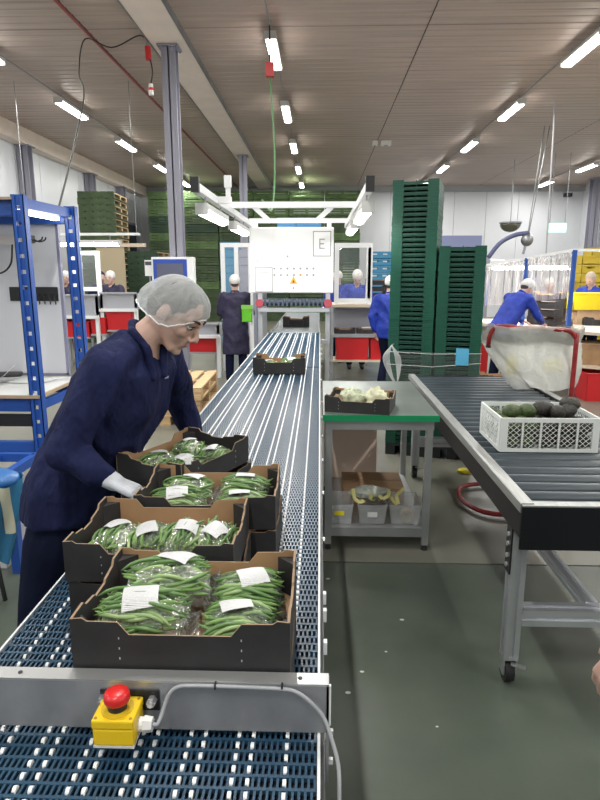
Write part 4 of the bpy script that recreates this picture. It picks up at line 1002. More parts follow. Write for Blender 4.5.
o = MB().bx(-.09, .09, -.03, .03, 0, .035).build('stapler_case', mat('dark_grey_plastic', (.05, .05, .055), .5), None, bevel=.012, loc=(*PZ(10, 376.5, .918).xy, .918), rz=.2); tag(o, 'small dark grey case on the bench against the white board', 'case')
# low blue step frame and the blue bag under the bench
st = thing('step_frame', 'low blue steel step frame under the bench', 'step', (0, 0, 0))
for x_ in (-2.4, -1.71):
    for y_ in (3.1, 3.42): MB().bx(x_-.025, x_+.025, y_-.025, y_+.025, 0, .60).build('leg', rackblue, st)
for y_ in (3.1, 3.42): MB().bx(-2.4, -1.71, y_-.02, y_+.02, .56, .61).build('rail', rackblue, st)
for z in (.585, .12): MB().bx(-1.73, -1.69, 3.1, 3.42, z-.025, z+.025).build('side_rail', rackblue, st)
for k in range(4): MB().bx(-2.35+k*.2, -2.31+k*.2, 3.12, 3.40, .565, .60).build('step_bar', rackblue, st)
o = thing('blue_sack', 'blue plastic sack with a cream stripe hanging by the step frame', 'sack', (0, 0, 0))
c_ = PY(-8, 498, 2.75); mb = MB()
def sack(u, v):
    A = 2*math.pi*u; k = (1-.55*v**1.5); f = .012*math.sin(A*6+v*5)
    return (c_.x+.15*k*math.cos(A)+f, c_.y+.12*k*math.sin(A)-f, c_.z+.10-.42*v+.015*math.sin(A*3))
MB().grid(sack, 40, 14).build('sack_body', mat('sack_blue', (.04, .20, .38), .4, bump=.5, bscale=25), o, True)
MB().ell((c_.x, c_.y, c_.z+.095), (.145, .115, .05), None, 24, 8).build('sack_top', mat('sack_top_blue', (.03, .15, .42), .4, bump=.5, bscale=25), o, True)
MB().grid(lambda u, v: tuple(Vector(sack(.84+.07*u+.05*v, v*.6))*1.0 + Vector((.004, -.006, 0))), 6, 10).build('stripe', mat('stripe_cream', (.62, .62, .48), .5), o, True)
MB().cyl((c_.x-.02, c_.y+.05, 0), (c_.x-.06, c_.y+.05, c_.z-.2), .012, n=8).build('stand_pole', black_p, o)
bx_ = MB().bx(-2.2, -1.80, 3.14, 3.38, .13, .42); o = bx_.build('white_carton', mat('white_card', (.66, .66, .68), .6), None); tag(o, 'white carton standing inside the blue step frame', 'carton')
MB().bx(-2.205, -1.795, 3.135, 3.255, .42, .427).build('flap', white_p, o); MB().bx(-2.205, -1.795, 3.262, 3.385, .42, .427).build('flap', white_p, o)
o.location.z = -.13
# ------------------------------------------------------------------ wooden pallets
def make_pallet(label):
    t = thing('wooden_pallet', label, 'pallet')
    for k in range(5): MB().bx(-.4+k*.17, -.4+k*.17+.12, -.6, .6, .122, .144).build('top_board', wood, t)
    for y in (-.55, 0, .55): MB().bx(-.4, .4, y-.05, y+.05, .1, .122).build('cross_board', wood, t)
    for x in (-.34, 0, .34):
        for y in (-.55, 0, .55): MB().bx(x-.06, x+.06, y-.05, y+.05, .022, .1).build('block', wood, t)
        MB().bx(x-.06, x+.06, -.6, .6, 0, .022).build('bottom_board', wood, t)
    return note(t)
P0 = make_pallet('wooden pallet at the bottom of the low pallet stack'); P0.location = (-1.72, 7.05, 0); P0.rotation_euler = (0, 0, .0)
for k, nm in enumerate(('second wooden pallet up in the low pallet stack', 'topmost wooden pallet of the low pallet stack')): dup(P0, (-1.72+.01*k, 7.05-.02*k, .1445*(k+1)), .02*k, nm)
o = MB().bx(-.05, .05, -.55, .55, 0, .022).build('loose_plank', wood, None, loc=(-1.17, 6.75, .012)); o.rotation_euler = (0, -.15, .12); tag(o, 'loose pale plank lying beside the pallet stack', 'plank')
# ------------------------------------------------------------------ white machine over the conveyor
MY = 8.3; a = PY(250, 293, MY); b = PY(334, 227, MY)
mc = thing('packing_machine', 'white control cabinet machine straddling the belt conveyor', 'machine')
m_mw = mat('machine_white', (.86, .87, .87), .35)
MB().bx(a.x, b.x, MY, MY+.75, a.z, b.z).build('cabinet', m_mw, mc, bevel=.012)
MB().bx(a.x+.01, b.x-.01, MY-.006, MY, a.z+.01, b.z-.01).build('door', m_mw, mc, bevel=.004)
def onface(px, py, d=.007): p = PY(px, py, MY); return p.x, MY-d, p.z
m_ink = mat('panel_ink', (.08, .08, .09), .6); m_grey = mat('panel_grey', (.32, .32, .33), .5)
for r, y_ in enumerate((268.5, 275)):
    for k in range(7):
        x, y, z = onface(274.5+k*6.5, y_); MB().cyl((x, y, z), (x, y-.02, z), .015, n=12).build('push_button', mat('amber_button', (.7, .3, .03), .4) if (r, k) == (1, 4) else m_grey, mc)
for px, py, r in ((287.5, 256.5, .013), (293.5, 288, .015), (258, 261, .012)): x, y, z = onface(px, py); MB().cyl((x, y, z), (x, y-.015, z), r, n=12).build('indicator', m_grey, mc)
x, y, z = onface(293.5, 280.5); h = .055
wt = MB().prism([(x-h, y-.001, z-.045), (x+h, y-.001, z-.045), (x, y-.001, z+.055)], (0, .004, 0)).build('warning_triangle', mat('warn_yellow', (.95, .42, .02), .5), mc)
MB().prism([(x-.018, y-.003, z-.03), (x+.018, y-.003, z-.03), (x+.006, y-.003, z+.0), (x+.012, y-.003, z+.02), (x-.008, y-.003, z-.002)], (0, .002, 0)).build('warning_bolt', m_ink, wt)
def sign(px0, py0, px1, py1, label, parent=None):
    x0, y, z1 = onface(px0, py0, .010); x1, _, z0 = onface(px1, py1, .010)
    t = thing('paper_sign', label, 'sign', (0, 0, 0))
    MB().bx(x0, x1, y, y+.003, z0, z1).build('sheet', mat('sign_paper', (.88, .88, .88), .5), t)
    for q in ((x0, x1, z0, z0+.012), (x0, x1, z1-.012, z1), (x0, x0+.012, z0, z1), (x1-.012, x1, z0, z1)): MB().bx(q[0], q[1], y-.002, y, q[2], q[3]).build('border', m_grey, t)
    return t, x0, x1, z0, z1, y
t, x0, x1, z0, z1, y = sign(313, 231, 331, 256.5, 'white sign with the letter E on the machine cabinet')
cx, cz = (x0+x1)/2, (z0+z1)/2; m_let = mat('letter_grey', (.30, .30, .30), .6)
e = MB().bx(cx-.036, cx-.024, y-.004, y-.001, cz-.065, cz+.065)
for k in (-1, 0, 1): e.bx(cx-.03, cx+.036-(.01 if k == 0 else 0), y-.004, y-.001, cz+k*.0585-.0065, cz+k*.0585+.0065)
e.build('letter_e', m_let, t)
t, x0, x1, z0, z1, y = sign(255, 267, 273, 292, 'white notice sheet on the lower corner of the machine cabinet')
for k in range(2): MB().bx(x0+.05, x1-.06, y-.004, y-.001, z1-.08-k*.07, z1-.07-k*.07).build('print_line', m_let, t)
# machine frame and roller bridge under the cabinet
fx0, fx1 = PY(260, 300, MY).x, PY(328, 300, MY).x
for x_ in (fx0, fx1):
    for y_ in (MY+.05, MY+.7): MB().bx(x_-.03, x_+.03, y_-.03, y_+.03, 0, a.z).build('frame_post', alu, mc)
    MB().cyl((x_, MY-.09, PY(262, 303, MY).z), (x_, MY+.02, PY(262, 303, MY).z), .055, n=14).build('end_knob', mat('dull_red', (.35, .05, .07), .5), mc)
zr = PY(290, 302, MY).z
MB().cyl((fx0+.04, MY-.04, zr), (fx1-.04, MY-.04, zr), .05, n=16).build('bridge_roller', mat('bridge_dark', (.03, .04, .06), .4), mc, auto=40)
for k in range(14): x_ = fx0+.08+k*(fx1-fx0-.16)/13; MB().bx(x_-.012, x_+.012, MY-.097, MY-.085, zr-.05, zr+.05).build('roller_slat', mat('bridge_slat', (.06, .08, .12), .4), mc)
MB().bx(fx0-.02, fx1+.02, MY-.07, MY-.03, zr-.13, zr-.075).build('bridge_rail', alu, mc)
MB().bx(fx0, fx1, MY+.0, MY+.06, .70, .76).build('cross_rail', alu, mc)
for k in range(6): MB().bx(fx1+.03, fx1+.034, MY+.03, MY+.09, .15+k*.13, .2+k*.13).build('slot', m_ink, mc)
# gantry with four battens over the conveyor
GZ = 2.22; GX0, GX1 = -.95, .37
gt = thing('light_gantry', 'white overhead gantry carrying batten lights above the belt conveyor', 'gantry')
for x_ in (GX0, GX1):
    MB().bx(x_-.03, x_+.03, 4.75, 8.75, GZ+.06, GZ+.12).build('long_rail', m_mw, gt)
    MB().bx(x_-.032, x_+.032, 4.72, 4.77, GZ+.05, GZ+.16).build('dark_end', black_p, gt)
for y_ in (6.6, 8.6): MB().bx(GX0-.03, GX1+.03, y_-.03, y_+.03, GZ+.12, GZ+.18).build('cross_rail', m_mw, gt)
for x_ in (a.x+.06, b.x-.06): MB().bx(x_-.03, x_+.03, 8.57, 8.63, b.z, GZ+.12).build('stub_post', m_mw, gt)
for x_, s in ((GX0, 1), (GX1, -1)): MB().bar((x_+s*.25, 6.6, GZ+.13), (x_+s*.42, 6.6, GZ-.02), .04, .05).build('brace', m_mw, gt); MB().bx(x_+s*.12-.03, x_+s*.12+.03, 5.6, 5.66, GZ+.2, GZ+.30).build('junction_box', m_mw, gt) if s > 0 else None
MB().bx(GX0+.10, GX0+.14, 5.62, 5.66, GZ+.12, GZ+.2).build('box_bracket', m_mw, gt)
MB().bx(GX0, GX0+.15, 5.6, 5.66, GZ+.06, GZ+.12).build('box_arm', m_mw, gt)
for i, (x_, y_, nm) in enumerate(((GX0, 5.55, 'left near'), (GX0, 7.3, 'left far'), (GX1, 5.45, 'right near'), (GX1, 7.2, 'right far'))):
    g = batten(1.12, .095, GANTRY_W, 'white batten light under the conveyor gantry, %s' % ('by its dark end' if 'near' in nm else 'by the white cabinet') + (', column side' if 'left' in nm else ', tray stack side'), '', .06)
    g.location = (x_, y_, GZ)
p = PY(282, 222, 9.2)
for k, (px0, px1) in enumerate(((278, 296), (297, 321))):
    q0, q1 = PY(px0, 227, 8.86), PY(px1, 219, 8.86); o = thing('blue_carton', '%s blue carton lying on top of the white machine' % ('narrow' if k == 0 else 'wide'), 'carton', ((q0.x+q1.x)/2, 8.86, b.z)); w_ = (q1.x-q0.x)/2
    MB().bx(-w_, w_, -.15, .15, 0, .14).build('body', mat('carton_blue', (.12, .34, .62), .5), o); MB().bx(-w_-.004, w_+.004, -.154, .154, .14, .155).build('lid', mat('carton_lid', (.24, .48, .75), .5), o)
# crates on the belt
o = bean_box((*((PZ(253, 375, ZB)+PZ(305, 375, ZB))/2).xy, ZB+.005), 0, 'black cardboard box riding the belt toward the white machine'); o.location.y += .14; o.scale = (1.06, 1, 1.35)
bag(2, (o.location.x-.08, o.location.y-.03, ZB+.03), .2, 'bean bag on the column side in the box riding the belt'); bag(0, (o.location.x+.09, o.location.y+.02, ZB+.03), .1, 'bean bag on the tray stack side in the box riding the belt')
oo = o
o = bean_box((PZ(296, 327, ZB).x, PZ(296, 327, ZB).y+.14, ZB+.001), 0, 'black cardboard box passing under the white machine'); o.scale = (1, 1, 1.5)
# ------------------------------------------------------------------ packing stations
m_top = mat('station_top', (.62, .52, .40), .5); m_gpan = mat('grey_panel', (.42, .43, .47), .4, .2); m_stst = mat('station_steel', (.50, .51, .54), .35, .5)
def tote(x0, x1, y0, z0, z1, label, m=None, d=.4):
    t = thing('tote', label, 'tote', ((x0+x1)/2, y0, z0)); w_ = (x1-x0)/2; h = z1-z0; mm = m or red_t
    lo = [(-w_*.94, .02), (w_*.94, .02), (w_*.94, d-.02), (-w_*.94, d-.02)]; hi = [(-w_, 0), (w_, 0), (w_, d), (-w_, d)]
    for k in range(4):
        j = (k+1) % 4; MB().prism([(*lo[k], 0), (*lo[j], 0), (*hi[j], h), (*hi[k], h)], Vector((-(lo[k][0]+lo[j][0]), d-(lo[k][1]+lo[j][1]), 0)).normalized()*.006).build('tote_wall', mm, t)
    MB().bx(-w_*.94, w_*.94, .02, d-.02, 0, .008).build('tote_base', mm, t)
    MB().tube([(*q, h) for q in hi], .014, 6, closed=True).build('rim', mm, t)
    return t
def black_tray(x, y, z, label, rz=0, s=1):
    o = bean_box((x, y, z), rz, label); o['category'] = 'tray'; o.name = 'black_tray'; o.scale = (s, s, s); return o
# right station beside the machine
SY = 9.35
x0, x1 = PY(332, 330, SY).x, PY(389, 330, SY).x
ZT, ZS, ZR0, ZR1, ZL = PY(350, 306, SY).z, PY(350, 334, SY).z, PY(350, 354, SY).z, PY(350, 337, SY).z, PY(350, 360, SY).z
stn = thing('packing_station', 'grey packing station with wooden top right of the white machine', 'workstation')
MB().bx(x0, x1+.5, SY, SY+.75, ZT-.02, ZT+.02).build('top_board', m_top, stn)
MB().bx(x0, x1+.5, SY+.4, SY+.42, ZS, ZT-.02).build('back_panel', m_gpan, stn)
MB().bx(x0-.02, x1+.5, SY-.03, SY+.45, ZS-.05, ZS).build('tray_shelf', m_stst, stn)
MB().bx(x0-.02, x1+.5, SY-.02, SY+.42, ZL-.03, ZL).build('low_shelf', m_top, stn)
for x_ in (x0, x1+.46):
    for y_ in (SY+.02, SY+.70): MB().bx(x_-.02, x_+.02, y_-.02, y_+.02, 0, ZT-.02).build('leg', m_stst, stn)
tote(x0+.06, PY(369, 345, SY).x, SY+.0, ZL+.001, ZR1, 'red plastic tote on the station right of the machine'); tote(PY(370.5, 345, SY).x, x1+.1, SY+.03, ZL+.001, ZR1, 'red plastic tote half hidden by the blue worker')
black_tray(PY(345, 330, SY).x, SY+.15, ZS+.001, 'black tray with a wavy rim next to the machine frame', 0, .85); black_tray(PY(368, 330, SY).x, SY+.15, ZS+.001, 'black tray with white papers on the grey station shelf', 0, .85)
o = MB().bx(-.12, .12, -.05, .05, 0, .012).build('paper_bundle', white_p, None, loc=(PY(370, 326, SY).x, SY+.14, ZS+.085), rz=.1); tag(o, 'white papers lying in the black tray on the station', 'paper')
def screen(px0, py0, px1, py1, Y, label, inner=None, base=None):
    p0, p1 = PY(px0, py1, Y), PY(px1, py0, Y); t = thing('partition_screen', label, 'screen', (p0.x, Y, p0.z)); W_, H_ = p1.x-p0.x, p1.z-p0.z; f = .07
    for q in ((0, f, 0, H_), (W_-f, W_, 0, H_), (f, W_-f, 0, f), (f, W_-f, H_-f, H_)): MB().bx(q[0], q[1], -.03, .03, q[2], q[3]).build('frame_bar', m_mw, t)
    if inner: MB().bx(inner-f/2, inner+f/2, -.03, .03, f, H_-f).build('mullion', m_mw, t)
    MB().bx(f, W_-f, -.003, .003, f, H_-f).build('pane', glass, t)
    if base is not None:
        for x_ in (f/2, W_-f/2): MB().bx(x_-.03, x_+.03, -.03, .03, base-p0.z, 0).build('stand_leg', m_mw, t)
    return t
screen(334, 243, 373, 303, SY+.08, 'white framed clear screen on the station right of the machine', .52, ZT+.021)
screen(222, 243, 252, 305, 10.6, 'white framed clear screen left of the machine', .27, 0)
# left trough line
LY = 10.5
def trough(px0, px1, py0, py1, Y, label):
    p0, p1 = PY(px0, py1, Y), PY(px1, py0, Y); t = thing('sorting_trough', label, 'trough')
    MB().bx(p0.x, p1.x, Y, Y+.03, p0.z, p1.z).build('front_panel', m_gpan, t); MB().bx(p0.x, p1.x, Y+.7, Y+.73, p0.z, p1.z-.02).build('back_panel', m_gpan, t)
    MB().bx(p0.x-.01, p1.x+.01, Y-.04, Y+.03, p1.z, p1.z+.03).build('front_lip', m_stst, t); MB().bx(p0.x, p1.x, Y, Y+.7, p0.z-.03, p0.z).build('tray_floor', m_stst, t)
    MB().bx(p0.x-.01, p1.x+.01, Y-.08, Y, p0.z-.06, p0.z-.01).build('rail', m_mw, t)
    for x_ in (p0.x, p1.x-.04):
        MB().bx(x_, x_+.04, Y, Y+.73, p0.z, p1.z).build('end_panel', m_stst, t)
        for y_ in (Y-.05, Y+.66): MB().bx(x_, x_+.06, y_, y_+.06, 0, p0.z-.03).build('leg', m_mw, t)
    return t, p0, p1
t1, q0, q1 = trough(56, 97, 296, 315, LY, 'steel sorting trough beside the blue rack'); t2, q2, q3 = trough(101, 136, 294, 308, LY+.1, 'steel sorting trough before the worker with folded arms')
t3, q4, q5 = trough(176, 219, 325, 334, 9.6, 'steel trough table left of the belt behind the pallets')
for k, (px0, px1, py0, py1, Y, nm) in enumerate(((62, 89, 322, 337, LY, 'under the trough beside the blue rack'), (91, 105, 318, 334, LY, 'between the two sorting troughs'), (107, 131, 313, 330, LY+.05, 'below the trough of the worker with folded arms'), (184, 216, 335, 352, 9.62, 'under the trough table behind the pallets'))):
    p0, p1 = PY(px0, py1, Y), PY(px1, py0, Y); tote(p0.x, p1.x, Y, p0.z, p1.z, 'red plastic tote '+nm)
    MB().bx(p0.x, p1.x, Y, Y+.4, p0.z-.03, p0.z-.002).build('tote_shelf', m_stst, (t1, t1, t2, t3)[k]); 
    for x_ in (p0.x+.02, p1.x-.06): MB().bx(x_, x_+.04, Y+.2, Y+.24, 0, p0.z-.03).build('shelf_leg', m_stst, (t1, t1, t2, t3)[k])
screen(74, 251, 99, 291, LY+.4, 'white framed clear screen above the left sorting trough', None, q0.z)
lb = batten(1.1, .14, 8, 'batten light in a white frame above the left screen', '', .08); lb.rotation_euler = (0, 0, math.pi/2); p = PY(86, 240, LY); lb.location = (p.x, LY+.1, p.z)
MB().bx(-.05, .05, -.9, 1.1, .08, .12).build('support_bar', m_mw, lb)
for y_ in (-.85, 1.05): MB().cyl((0, y_, .12), (0, y_, CEIL-p.z), .005, n=5).build('drop_rod', steel_d, lb)
o = crumple('blue_wrap', (PY(107, 303, LY+.3).x, LY+.38, q2.z), .12, mat('wrap_blue', (.10, .35, .55), .4, bump=.4, bscale=20), 'light blue plastic wrap lying in the sorting trough', 'wrap', 9, .3)
# kiosk
KY = 8.55; k0, k1 = PY(153, 300, KY), PY(193, 257, KY)
kk = thing('control_kiosk', 'white control kiosk with a blue framed screen by the column', 'kiosk', ((k0.x+k1.x)/2, KY, 0)); W_ = (k1.x-k0.x)/2
MB().bx(-W_, W_, 0, .16, k0.z-.25, k1.z).build('housing', m_mw, kk, bevel=.01)
MB().bx(-W_+.03, W_-.09, -.012, 0, k0.z-.22, k1.z-.03).build('blue_frame', mat('kiosk_blue', (.03, .08, .42), .4), kk); MB().bx(-W_+.08, W_-.14, -.018, -.012, k0.z-.15, k1.z-.09).build('screen', mat('kiosk_screen', (.12, .13, .2), .2), kk)
MB().bx(-.05, .05, .04, .14, .03, k0.z-.25).build('pedestal', steel_d, kk); MB().bx(-.25, .25, -.12, .25, 0, .03).build('base_plate', steel_d, kk)
o = thing('wall_phone_box', 'small white box with a dark display beside the blue kiosk screen', 'box', (PY(149, 268, KY+.1).x, KY+.08, PY(149, 276, KY).z)); MB().bx(-.055, .055, 0, .08, 0, .22).build('case', m_mw, o); MB().bx(-.045, .045, -.006, 0, .15, .2).build('display', m_ink, o); MB().bx(.055, .075, .02, .06, .05, .12).build('bracket', steel_d, o); MB().bx(-.01, .01, .04, .06, -(PY(149, 276, KY).z), 0).build('stand_post', steel_d, o)
# ------------------------------------------------------------------ stacked crates and pallets at the back
m_gc = [mat('crate_moss', (.058, .092, .040), .7, noise=.35, nscale=5), mat('crate_bright_moss', (.10, .17, .06), .7, noise=.35, nscale=5), mat('crate_dark_green', (.028, .060, .032), .7, noise=.3, nscale=5)]
def wood_crate(m, end=None):
    mb = MB(); w_, d_, h = .59, .49, .27
    for sy in (-1, 1):
        for k in range(3): mb.bx(-w_, w_, *sorted((sy*d_, sy*(d_-.02))), .012+k*.088, .012+k*.088+.070)
        for x in (-w_+.03, w_-.11, -.04): mb.bx(x, x+.08, *sorted((sy*(d_-.02), sy*(d_-.05))), 0, h)
    for sx in (-1, 1):
        for k in range(3): mb.bx(*sorted((sx*w_, sx*(w_-.02))), -d_+.02, d_-.02, .012+k*.088, .012+k*.088+.070)
        for y in (-d_+.03, d_-.1): mb.bx(*sorted((sx*(w_-.02), sx*(w_-.05))), y, y+.07, 0, h)
    mb.bx(-w_+.02, w_-.02, -d_+.02, d_-.02, 0, .012)
    return mb.mesh('wooden_crate', [m])
WC = [wood_crate(m) for m in m_gc]; rr = random.Random(5)
bx0 = PY(148, 250, 21).x
for c in range(6):
    x = bx0+.62+c*1.205
    if x+.6 > PY(357, 250, 21).x+.35: break
    for k in range(16):
        if k*.272+.29 > 4.5: break
        o = link('wooden_crate', WC[1 if k > 12 or (c+k) % 5 == 0 else (0 if rr.random() < .8 else 2)], None, (x+rr.uniform(-.015, .015), 21.6+rr.uniform(-.02, .02), k*.272))
        tag(o, 'green slatted crate in the high crate wall before the back wall', 'crate', 'green crates of the back stack')
def far_pallet(m1, m2):
    mb = MB(); w_, d_ = .42, .6
    for k in range(5): mb.bx(-w_+k*.17, -w_+k*.17+.15, -d_, d_, .122, .144, 0)
    for y in (-d_, -.05, d_-.1): mb.bx(-w_, w_, y, y+.1, .02, .122, 0 if y < -.5 else 1)
    mb.bx(w_-.02, w_, -d_, d_, .10, .122, 1); mb.bx(-w_, w_, -d_, d_, 0, .02, 0)
    return mb.mesh('green_pallet', [m1, m2])
FP = far_pallet(m_gc[2], wood); FPg = far_pallet(m_gc[0], wood)
for px, Y, ztop, nm, rz_, msh in ((104.5, 15.0, PY(104, 194, 15).z, 'high', .06, FPg), (146, 15.9, PY(138, 249, 15.8).z, 'low', 0, FP)):
    X = PY(px, 220, Y).x; k = 0
    while (k+1)*.146 < ztop:
        o = link('green_pallet', msh, None, (X+rr.uniform(-.01, .01), Y, k*.146), rz_); tag(o, 'green-sided pallet in the %s pallet stack by the left wall' % nm, 'pallet', 'pallets of the %s stack' % nm); k += 1
p0, p1 = PY(100, 300, 14.0), PY(124, 247, 14.0)
o = thing('board_partition', 'beige board partition with a pale top rail behind the left workers', 'partition', (p0.x, 14.0, 0)); MB().bx(0, p1.x-p0.x, -.02, .02, 0, p1.z).build('board', mat('board_beige', (.46, .38, .25), .7), o); MB().bx(-.3, p1.x-p0.x+.5, -.04, .04, p1.z, p1.z+.08).build('top_rail', m_top, o)
m_blue = mat('crate_blue', (.05, .24, .42), .5); m_gry = mat('crate_grey', (.30, .32, .40), .5)
def bin_crate(m):
    mb = MB(); w_, d_, h = .29, .19, .16
    for s in (-1, 1):
        mb.bx(-w_, w_, *sorted((s*d_, s*(d_-.012))), 0, h*.55); mb.bx(-w_, w_, *sorted((s*(d_+.008), s*(d_-.012))), h*.78, h)
        for x in (-w_, -.05, w_-.1): mb.bx(x, x+.1, *sorted((s*d_, s*(d_-.012))), h*.55, h*.78)
        mb.bx(*sorted((s*w_, s*(w_-.012))), -d_, d_, 0, h)
    mb.bx(-w_, w_, -d_, d_, 0, .01); return mb.mesh('stacking_crate', [m])
BC = {'blue': bin_crate(m_blue), 'grey': bin_crate(m_gry), 'yellow': bin_crate(mat('crate_yellow', (.55, .40, .03), .5))}
def crate_stack(px, Y, pytop, col, nm, zb=0):
    X = PY(px, 260, Y).x; zt = PY(px, pytop, Y).z; k = 0
    while zb+(k+1)*.165 <= zt+.05:
        o = link('stacking_crate', BC[col], None, (X, Y, zb+k*.165), math.pi/2 if Y < 14 and col != 'yellow' else 0); tag(o, '%s plastic crate in the %s' % (col, nm), 'crate', 'crates of the '+nm); k += 1
crate_stack(231, 13.5, 240, 'blue', 'blue stack left of the machine'); crate_stack(249, 13.5, 246, 'grey', 'grey stack left of the machine'); crate_stack(380, 14.5, 252, 'blue', 'blue stack behind the green trays')
crate_stack(594, 11.5, 256, 'yellow', 'yellow stack by the right workers'); crate_stack(602, 12.4, 248, 'yellow', 'outer yellow stack by the right workers')
for k in range(5):
    q = PY(377, 297, 11.2); o = black_tray(q.x, 11.2, PY(372, 303, 11).z-.129+.112*k, 'black tray in the pile on the table behind the green trays', 0, 1.1); o['group'] = 'black trays behind the green stack'
q = PY(372, 303, 11); t = thing('side_table', 'low grey table with black trays behind the green tray stacks', 'table'); MB().bx(q.x-.15, q.x+.9, 10.9, 11.6, q.z-.2, q.z-.13).build('table_top', m_stst, t)
for x_ in (q.x-.1, q.x+.85):
    for y_ in (10.95, 11.55): MB().bx(x_-.025, x_+.025, y_-.025, y_+.025, 0, q.z-.2).build('leg', m_stst, t)
# ------------------------------------------------------------------ right-hand packing line
RYc = 8.6
tz = .90; rt = thing('packing_table', 'long beige packing table of the right-hand line', 'table')
A0, A1 = PZ(487, 327, tz), PZ(560, 333, tz)
MB().prism([(2.05, 10.0, tz-.04), (2.85, 9.0, tz-.04), (3.45, 8.2, tz-.04), (4.6, 7.2, tz-.04), (5.9, 8.4, tz-.04), (4.2, 10.2, tz-.04), (2.6, 10.4, tz-.04)], (0, 0, .04)).build('table_top', mat('packing_top', (.62, .54, .47), .45), rt)
for x_, y_ in ((2.25, 9.9), (2.95, 9.05), (3.5, 8.3), (4.5, 7.4), (2.75, 10.2), (4.2, 10.0), (5.7, 8.4)): MB().bx(x_-.03, x_+.03, y_-.03, y_+.03, 0, tz-.04).build('leg', rackblue if y_ < 7.6 else m_stst, rt)
MB().prism([(3.2, 8.3, .42), (4.5, 7.35, .42), (5.4, 8.2, .42), (4.0, 9.4, .42)], (0, 0, .03)).build('low_shelf', m_top, rt)
cf = thing('curtain_frame', 'blue post frame with a rail of clear strip curtain over the packing table', 'frame')
rl = [PY(482, 266, 9.9), PY(527, 258, 9.2), PY(575, 250, 8.45), PY(640, 251, 8.4)]
for p in (rl[0], rl[1], rl[2]): MB().bar((p.x, p.y, tz), (p.x, p.y, p.z), .05).build('post', rackblue, cf)
for p, q in zip(rl[:-1], rl[1:]): MB().bar(p, q, .035).build('rail', m_mw, cf)
cur = film('strip_curtain', (.86, .80, .78), .34, .7, .3, 8, .2)
def strips(p, q, n, drop):
    d = (q-p)/n; u = d.normalized(); nn = Vector((-u.y, u.x, 0))
    for k in range(n):
        a_ = p+d*k; off = nn*(.012 if k % 2 else -.012)
        MB().grid(lambda s, v: tuple(a_+d*(s*1.12)+off+nn*(.02*math.sin(s*6+k)*v)+Vector((0, 0, -.02-drop*v))), 5, 4).build('curtain_strip', cur, cf, True)
        MB().tube([a_+d*.5+Vector((0, 0, .02)), a_+d*.5+off+Vector((0, 0, -.09)), a_+d*.95+off+Vector((0, 0, -.02))], .009, 5).build('hook_ring', m_mw, cf)
strips(rl[0], rl[1], 9, .62); strips(rl[1], rl[2], 9, .62)
cl_ = batten(1.5, .10, CURTAIN_W, 'batten light over the right packing table behind the curtain', '', .05)
m_ = (rl[0]+rl[2])/2; cl_.location = (m_.x+.16, m_.y+.25, m_.z-.06); cl_.rotation_euler = (0, 0, math.atan2(rl[2].y-rl[0].y, rl[2].x-rl[0].x)+math.pi/2)
for s in (-.5, .5): MB().bar((0, s, .05), (-.31, s, .06), .02).build('bracket', m_mw, cl_)
# trays and goods on it
tp = PZ(531, 322, tz)
for k in range(4): black_tray(PY(548, 300, 9.3).x, 9.3, tz+.001+.12*k, 'black cardboard tray stacked on the packing table behind the curtain', -.5, 1.25)['group'] = 'black trays behind the curtain'
for px, py, nm in ((541, 322, 'middle'), (557, 326, 'end')): p = PZ(px, py, tz); black_tray(p.x, p.y, tz+.001, 'open black tray of papers, %s of the packing table edge row' % nm, -.5, 1.0)
for k, (px, py, r) in enumerate(((583, 322, -.3), (600, 325, -.2))): p = PZ(px, py, tz); o = black_tray(p.x, p.y, tz+.001, ('low black tray beside the blue curtain post' if k == 0 else 'tall black tray below the yellow tote'), r, 1.05 if k == 0 else 1.3)
p = PZ(600, 331, tz); yt = tote(PY(574, 300, 9.2).x, PY(606, 300, 9.2).x+.1, 9.2, PY(590, 310, 9.2).z, PY(590, 294, 9.2).z, 'bright yellow tote in front of the right worker', mat('tote_yellow', (.80, .62, .01), .4))
MB().bx(-.2, .2, .05, .35, tz-yt.location.z, -.001).build('tote_stand', kraft_l, yt)
o = MB().bx(-.3, .3, -.2, .2, 0, .28).build('carton', kraft, None, loc=(PY(594, 360, 8.3).x, 8.3, .451), rz=-.4); tag(o, 'brown carton on the low shelf of the right packing table', 'carton'); MB().bx(-.302, .302, -.202, -.005, .28, .287).build('flap', kraft_l, o); MB().bx(-.302, .302, .005, .202, .28, .287).build('flap', kraft_l, o)
tote(PY(587, 385, 7.9).x, PY(600, 385, 7.9).x+.25, 7.9, .0, PY(590, 374, 7.9).z, 'red plastic tote on the floor under the right packing table')
tote(PY(478, 345, 9.3).x, PY(489, 345, 9.3).x, 9.3, 0, .55, 'red plastic tote on the floor by the bending worker')
o = black_tray(PY(499, 352, 7.7).x, 7.7, .30, 'black crate on a stool below the bending worker', .1, 1.1); t = thing('stool', 'small wooden stool under the black crate', 'stool', (o.location.x, 7.7, 0)); MB().bx(-.25, .25, -.2, .2, .27, .299).build('seat', m_top, t)
for sx in (-.2, .2):
    for sy in (-.15, .15): MB().bx(sx-.025, sx+.025, sy-.025, sy+.025, 0, .27).build('leg', wood, t)
